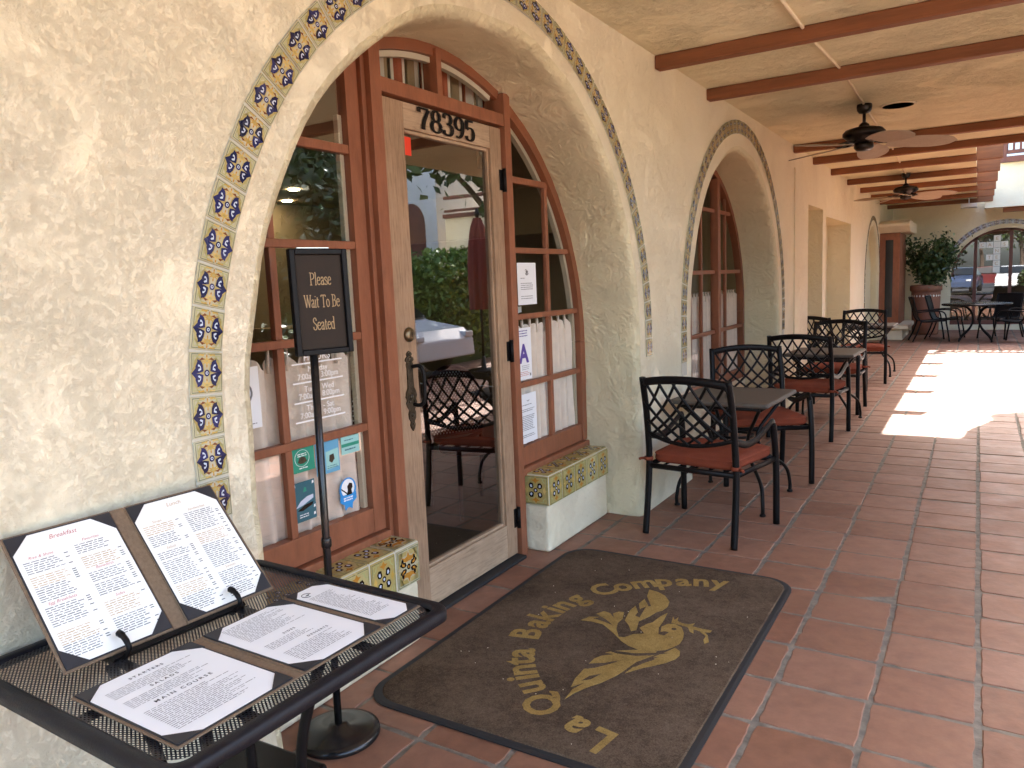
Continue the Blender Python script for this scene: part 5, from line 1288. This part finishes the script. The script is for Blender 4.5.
# opening hours in white vinyl on the glass
t = thing('hours_lettering', 'white vinyl opening hours lettering on the left side window', 'lettering', (XG, 2.222, 1.0))
m = MB()
for z in (.298, .222, .143, .066): m.box((.0002, -.138, z - .0032), (.0007, .138, z + .0032))
put_text(m, 'HOURS', (.0006, 0, .308), Uy, Uz, .042, 0, 'c', spacing=1.1)
for z, a, b_ in ((.226, 'Monday', '7:00am - 3:00pm'), (.147, 'Tues - Wed', '7:00am - 8:00pm'), (.070, 'Thurs - Sat', '7:00am - 9:00pm')):
    put_text(m, a, (.0006, 0, z + .037), Uy, Uz, .034, 0, 'c'); put_text(m, b_, (.0006, 0, z + .008), Uy, Uz, .034, 0, 'c', spacing=.98)
m.build('print', 'white_vinyl', t, recalc=False)

# ------------------------------------------------------------------ bistro chairs inside, seen through the door glass
def bistro(loc, rz, label):
    t = thing('bistro_chair', label, 'chair', loc, rz, 'woven bistro chairs inside the restaurant')
    m = MB(); out = [(-.20, .50)] + [(.22 * cos(pi - pi * i / 14), .78 + .22 * sin(pi * i / 14)) for i in range(15)] + [(.20, .50)]
    fr = [Vector((x, -.21 - .12 * (z - .46), z)) for x, z in out]; m.tube(crom(fr, 3, True), .016, 8, closed=True); m.build('back_frame', 'wicker_red', t)
    m = MB(); m.poly(fr, 0); d_ = Vector((0, .004, 0))
    z = .53; r = 0
    while z < .97:
        x = -.2 + (.0125 if r % 2 else 0)
        while x < .2:
            lim = .19 if z < .78 else math.sqrt(max(0, .2 ** 2 - (z - .78) ** 2))
            if abs(x) < lim:
                for sy in (1, -1):
                    q = Vector((x, -.21 - .12 * (z - .46), z)) + d_ * sy; m.add([q + Vector((-.0065, 0, 0)), q + Vector((0, 0, -.008)), q + Vector((.0065, 0, 0)), q + Vector((0, 0, .008))], [(0, 1, 2, 3)], 1)
            x += .025
        z += .0165; r += 1
    m.build('backrest', ['wicker_red', 'wicker_white'], t, recalc=False)
    m = MB(); m.lathe([(.0, .43), (.215, .43), (.225, .45), (.215, .48), (.0, .49)], (0, 0, 0), 24); m.build('seat', 'cushion', t)
    for s in (-1, 1):
        m = MB(); m.tube([(s * .20, -.21, .5), (s * .205, -.23, .25), (s * .21, -.26, 0)], .014, 8); m.build('leg', 'wicker_red', t)
        m = MB(); m.tube([(s * .17, .15, .44), (s * .19, .19, 0)], .014, 8); m.build('leg', 'wicker_red', t)
    return t
bc = bistro((-1.16, 4.34, 0), R_(-118), 'woven bistro chair with red and white back seen through the door glass')
dup(bc, (-1.75, 3.95, 0), R_(60), 'second woven bistro chair half hidden behind the first inside the door')

# ------------------------------------------------------------------ courtyard on the open side (seen as reflections, lights the porch)
hd = MB(); rnd = random.Random(4); pts = []
for _ in range(7500):
    x = rnd.uniform(6.3, 8.1); y = rnd.uniform(12.3, 16.6); zt = 2.12 + .16 * sin(1.9 * y) + .1 * sin(5.3 * y + x); z = zt * rnd.random() ** .55
    if rnd.random() < .75:
        f_ = rnd.randrange(3)
        if f_ == 0: x = 6.3 + rnd.gauss(0, .06)
        elif f_ == 1: y = 12.3 + rnd.gauss(0, .06)
        else: z = zt + rnd.gauss(0, .05)
    pts.append((x, y, max(.03, z)))
he = thing('hedge', 'clipped green hedge in the courtyard', 'hedge'); leaf_cloud(hd, pts, .075, rnd); hd.build('crown', 'leaf_hedge', he, recalc=False)
for nm_, lab, bx_, cnt in (('hedge', 'tall dark hedge beside the walk opposite the entrance', (4.7, 6.0, 5.2, 8.9, 3.7), 5200), ('hedge', 'low planted border beside the walk opposite the entrance', (3.45, 4.4, 4.3, 7.0, 1.15), 3200)):  # hedges added out of frame to keep the side light's reflections dark
    h2 = thing(nm_, lab, 'hedge'); q = MB(); rnd = random.Random(cnt); pp = []
    for _ in range(cnt):
        x = rnd.uniform(bx_[0], bx_[1]); y = rnd.uniform(bx_[2], bx_[3]); z = bx_[4] * rnd.random() ** .7; f_ = rnd.randrange(5)
        if f_ < 2: x = bx_[0] + rnd.gauss(0, .06)
        elif f_ == 2: y = (bx_[2], bx_[3])[rnd.randrange(2)] + rnd.gauss(0, .06)
        elif f_ == 3: z = bx_[4] + rnd.gauss(0, .06)
        pp.append((x, y, max(.03, z)))
    leaf_cloud(q, pp, .085, rnd); q.build('crown', 'leaf_dark', h2, recalc=False)
    q = MB(); q.box((bx_[0] + .15, bx_[2] + .15, -.03), (bx_[1] - .15, bx_[3] - .15, bx_[4] - .3)); q.build('core', 'leaf_dark', h2)
hd = MB(); hd.box((6.5, 12.5, -.012), (7.9, 16.4, 1.75)); hd.build('core', 'leaf_dark', he)

um = thing('patio_umbrella', 'closed rust red patio umbrella in the courtyard', 'umbrella', (5.0, 11.55, 0))
m = MB(); m.lathe([(.3, -.01), (.3, .06), (.05, .09), (.03, .3)], (0, 0, 0), 24); m.tube([(0, 0, .08), (0, 0, 2.8)], .024, 10); m.lathe([(.03, 2.78), (.05, 2.84), (.02, 2.93), (.0, 2.94)], (0, 0, 0), 14); m.build('pole', 'black_metal', um)
m = MB(); vs = []; n = 32
for k in range(13):
    z = 1.15 + 1.62 * k / 12; r = .06 + .12 * sin(pi * min(1, (12 - k) / 11) ** .7 * .62)
    for j in range(n): vs.append((r * (1 + .22 * cos(8 * 2 * pi * j / n)) * cos(2 * pi * j / n), r * (1 + .22 * cos(8 * 2 * pi * j / n)) * sin(2 * pi * j / n), z))
m.add(vs, [(k * n + j, k * n + (j + 1) % n, (k + 1) * n + (j + 1) % n, (k + 1) * n + j) for k in range(12) for j in range(n)], 0, True); m.build('canopy', 'umbrella_cloth', um)

cb = thing('courtyard_building', 'white stucco building with dark arches across the courtyard', 'building')
m = MB(); m.box((11.4, 8.0, -.03), (17, 19.0, 6.2)); m.box((13.2, 19.001, -.03), (19, 34, 6.6), 1); m.build('wall', ['stucco_white', 'concrete'], cb)  # second block in a greyer colour, standing in for its wall's shade
for y in (17.85, 14.6, 11.2):
    m = MB(); pts = [(11.395, y - .55, -.03), (11.395, y + .55, -.03)] + [(11.395, y + .55 * cos(pi * i / 16), 3.45 + .55 * sin(pi * i / 16)) for i in range(17)]
    m.ngon(pts); m.build('arch_shade_sheet', 'balcony_wood', cb, recalc=False)  # flat dark sheet on the wall, painting the shade of an arch opening
m = MB(); m.prism([(11.0, 7.8, 6.2), (11.0, 7.8, 6.35), (14, 7.8, 7.4), (17.2, 7.8, 6.2)], (0, 10.2, 0)); m.prism([(12.8, 18.0, 6.6), (12.8, 18.0, 6.75), (16, 18, 7.6), (19.3, 18, 6.6)], (0, 16.2, 0)); m.build('roof', 'pot_clay', cb)

def car(loc, rz, paint, label):
    t = thing('parked_car', label, 'car', loc, rz, 'cars parked outside')
    prof = [(-2.15, .32), (-2.2, .62), (-2.12, .86), (-1.5, .93), (-.95, 1.38), (-.3, 1.46), (.55, 1.42), (1.15, .98), (1.95, .84), (2.15, .66), (2.18, .34)]
    m = MB(); prv = [Vector((-.86, y, z)) for y, z in prof]; n = len(prof)
    rings = []
    for x, s_ in ((-.80, .96), (-.88, 1.0), (-.88, 1.0), (.88, 1.0), (.80, .96)):
        pass
    def sec(x, k): return [(x * (1 if z < .95 else 1 - .22 * (z - .95) / .5), y * k, z) for y, z in prof]
    S_ = [sec(-.80, .985), sec(-.87, 1), sec(.87, 1), sec(.80, .985)]
    vs = [p for q in S_ for p in q]
    fs = [(i * n + j, i * n + (j + 1) % n, (i + 1) * n + (j + 1) % n, (i + 1) * n + j) for i in range(3) for j in range(n)]
    m.add(vs, fs); m.ngon(S_[0]); m.ngon(S_[3]); m.build('body', paint, t, bevel=.03)
    w = MB()
    for s in (-1, 1):
        w.poly([(s * .872 * (1 - .22 * (z - .95) / .5 * 1) + s * .004, y, z) for y, z in ((-1.25, .98), (-.85, 1.33), (-.3, 1.38), (.5, 1.35), (.95, .99))])
    w.poly([(-.72, .64, 1.395), (.72, .64, 1.395), (.80, 1.13, 1.03), (-.80, 1.13, 1.03)]); w.poly([(-.70, -1.02, 1.36), (.70, -1.02, 1.36), (.80, -1.46, .99), (-.80, -1.46, .99)])
    w.v = [(x, y + (.02 if y > .6 and abs(x) < .83 and z in (1.395, 1.03) else 0), z + .012) for x, y, z in w.v]; w.build('window', 'car_glass', t, recalc=False)
    for sx in (-1, 1):
        for y in (-1.35, 1.35):
            q = MB(); q.lathe([(.12, .0), (.30, .0), (.33, .03), (.33, .18), (.30, .21), (.12, .21)], (0, 0, 0), 24, 0); q.lathe([(.0, .205), (.20, .212), (.21, .2)], (0, 0, 0), 24, 1)
            q.v = [(sx * (.68 + z), y + x, .33 + yy) for x, yy, z in q.v]; q.build('wheel', ['rubber', 'chrome'], t)
        q = MB(); q.box((sx * .72 - .12, 2.0, .68), (sx * .72 + .12, 2.17, .78)); q.build('headlight', 'headlight', t, bevel=.02)
    return t
sht = thing('added_shade_tree', 'broad leafy shade tree standing in the courtyard', 'tree', (7.3, 15.9, -.03)); rnd = random.Random(31)  # out-of-frame tree added so its crown shades the floor reflected in the door
m = MB(); m.tube(crom([(0, 0, 0), (.1, .05, 1.6), (0, .1, 3.2), (.15, 0, 4.6)], 5), [.2 - .006 * i for i in range(16)], 9)
for k in range(9):
    a_ = k * .7; m.tube(crom([(0, .05, 3.0 + .1 * k), (.8 * cos(a_) - .15, .8 * sin(a_) - .7, 4.2 + .1 * k), (1.9 * cos(a_) - .35, 1.9 * sin(a_) - 1.5, 5.0 + .12 * k)], 4), [.09 - .008 * i for i in range(9)], 6)
m.build('trunk', 'bark', sht); m = MB(); pp = []
for _ in range(5200):
    a_ = rnd.random() * 6.283; r_ = 2.75 * rnd.random() ** .5 * (1 + .12 * sin(5 * a_)); zz_ = 5.5 + rnd.gauss(0, .75) * math.sqrt(max(0.05, 1 - (r_ / 3.2) ** 2)); pp.append((r_ * cos(a_) - .35, r_ * sin(a_) - 1.5, zz_))
leaf_cloud(m, pp, .17, rnd); m.build('crown', 'leaf_tree', sht, recalc=False)
c1 = car((7.4, 10.75, -.012), R_(90), 'car_white', 'white car parked beside the courtyard hedge')
def recar(loc, rz, paint, label):
    c = dup(c1, loc, rz, label)
    for ch in [o for o in bpy.data.objects if o.parent == c]:
        if ch.name.startswith('body'): ch.data = ch.data.copy(); ch.data.materials[0] = MATS[paint]
    return c
recar((1.0, -9.2, -.035), R_(8), 'car_blue', 'blue car parked in the lot, reflected in the far arch window')
recar((3.7, -9.8, -.035), R_(4), 'car_white', 'white car parked in the lot beside the blue car')
recar((6.4, -9.4, -.035), R_(-3), 'car_silver', 'silver car parked in the lot beside the white car')
recar((2.3, -17.5, -.035), R_(92), 'car_red', 'red car parked crosswise at the back of the lot')

def tree(loc, h, label, seed):
    rnd = random.Random(seed); t = thing('tree', label, 'tree', loc, 0, 'trees at the back of the parking lot'); m = MB()
    pth = crom([(0, 0, -.05), (.1, .05, h * .3), (-.05, .1, h * .55), (.1, 0, h * .8)], 6); m.tube(pth, [.20 - .16 * i / (len(pth) - 1) for i in range(len(pth))], 9); tips = []
    for k in range(9):
        a = rnd.random() * 6.28; z = h * rnd.uniform(.45, .8); r = rnd.uniform(1.0, 2.2); q = crom([(0, 0, z), (r * .5 * cos(a), r * .5 * sin(a), z + .6), (r * cos(a), r * sin(a), z + 1.0)], 4)
        m.tube(q, [.07 - .05 * i / (len(q) - 1) for i in range(len(q))], 6); tips += q[3:]
    m.build('trunk', 'bark', t); m = MB(); pts = []
    for p_ in tips:
        for _ in range(28): pts.append(Vector(p_) + Vector((rnd.gauss(0, .5), rnd.gauss(0, .5), rnd.gauss(.1, .4))))
    leaf_cloud(m, pts, .14, rnd); m.build('crown', 'leaf_tree', t, recalc=False)
for i, (x, y) in enumerate(((-.6, -21), (2.0, -22.5), (4.4, -21.3), (7.0, -22))): tree((x, y, -.03), 5.2 + .5 * (i % 3), ['slim tree at the end of the parking lot, nearest the restaurant wall', 'slim tree behind the red car in the parking lot', 'slim tree right of the red car in the parking lot', 'slim tree farthest from the restaurant wall in the parking lot'][i], 50 + i)

# ------------------------------------------------------------------ light, sky, camera
EL, AZ = R_(45.5), R_(13.1)
wd = bpy.data.worlds.new('World'); sc.world = wd; wd.use_nodes = True; nt = wd.node_tree
bg = nt.nodes['Background']; sky = nt.nodes.new('ShaderNodeTexSky'); sky.sky_type = 'NISHITA'; sky.sun_disc = False
sky.sun_elevation = EL; sky.sun_rotation = AZ; sky.altitude = 20; sky.air_density = 1.0; sky.dust_density = 3.5; sky.ozone_density = 1.0
nt.links.new(sky.outputs[0], bg.inputs[0]); bg.inputs[1].default_value = .115
sl = bpy.data.lights.new('sun', 'SUN'); sl.energy = 2.8; sl.angle = R_(.53); sl.color = (1, .97, .92)
so = bpy.data.objects.new('sun', sl); COL.objects.link(so)
sdir = Vector((cos(EL) * sin(AZ), cos(EL) * cos(AZ), sin(EL))); so.rotation_euler = sdir.to_track_quat('Z', 'Y').to_euler(); so.location = (8, 30, 30)

yaw, pitch, roll = .5499, -.1303, -.0427
fw = Vector((-sin(yaw) * cos(pitch), cos(yaw) * cos(pitch), sin(pitch))); rr = fw.cross(Vector((0, 0, 1))).normalized(); uu = rr.cross(fw)
r2 = rr * cos(roll) + uu * sin(roll); u2 = -rr * sin(roll) + uu * cos(roll)
cam = bpy.data.cameras.new('camera'); co = bpy.data.objects.new('camera', cam); COL.objects.link(co)
cam.sensor_width = 36; cam.sensor_fit = 'HORIZONTAL'; cam.lens = 762 / 1024 * 36; cam.clip_start = .02; cam.clip_end = 600
co.matrix_world = Matrix(((r2.x, u2.x, -fw.x, 1.867), (r2.y, u2.y, -fw.y, 0), (r2.z, u2.z, -fw.z, 1.577), (0, 0, 0, 1)))
sc.camera = co
vs_ = sc.view_settings; sc.display_settings.display_device = 'sRGB'; vs_.view_transform = 'Standard'; vs_.look = 'None'; vs_.exposure = 3.48; vs_.gamma = 1; vs_.use_curve_mapping = False
cy = sc.cycles; sc.render.engine = 'CYCLES'
cy.use_denoising = True; cy.max_bounces = 10; cy.diffuse_bounces = 6; cy.glossy_bounces = 4; cy.transparent_max_bounces = 12; cy.caustics_reflective = False; cy.caustics_refractive = False
cy.use_adaptive_sampling = True; cy.adaptive_threshold = .02; cy.sample_clamp_indirect = 8
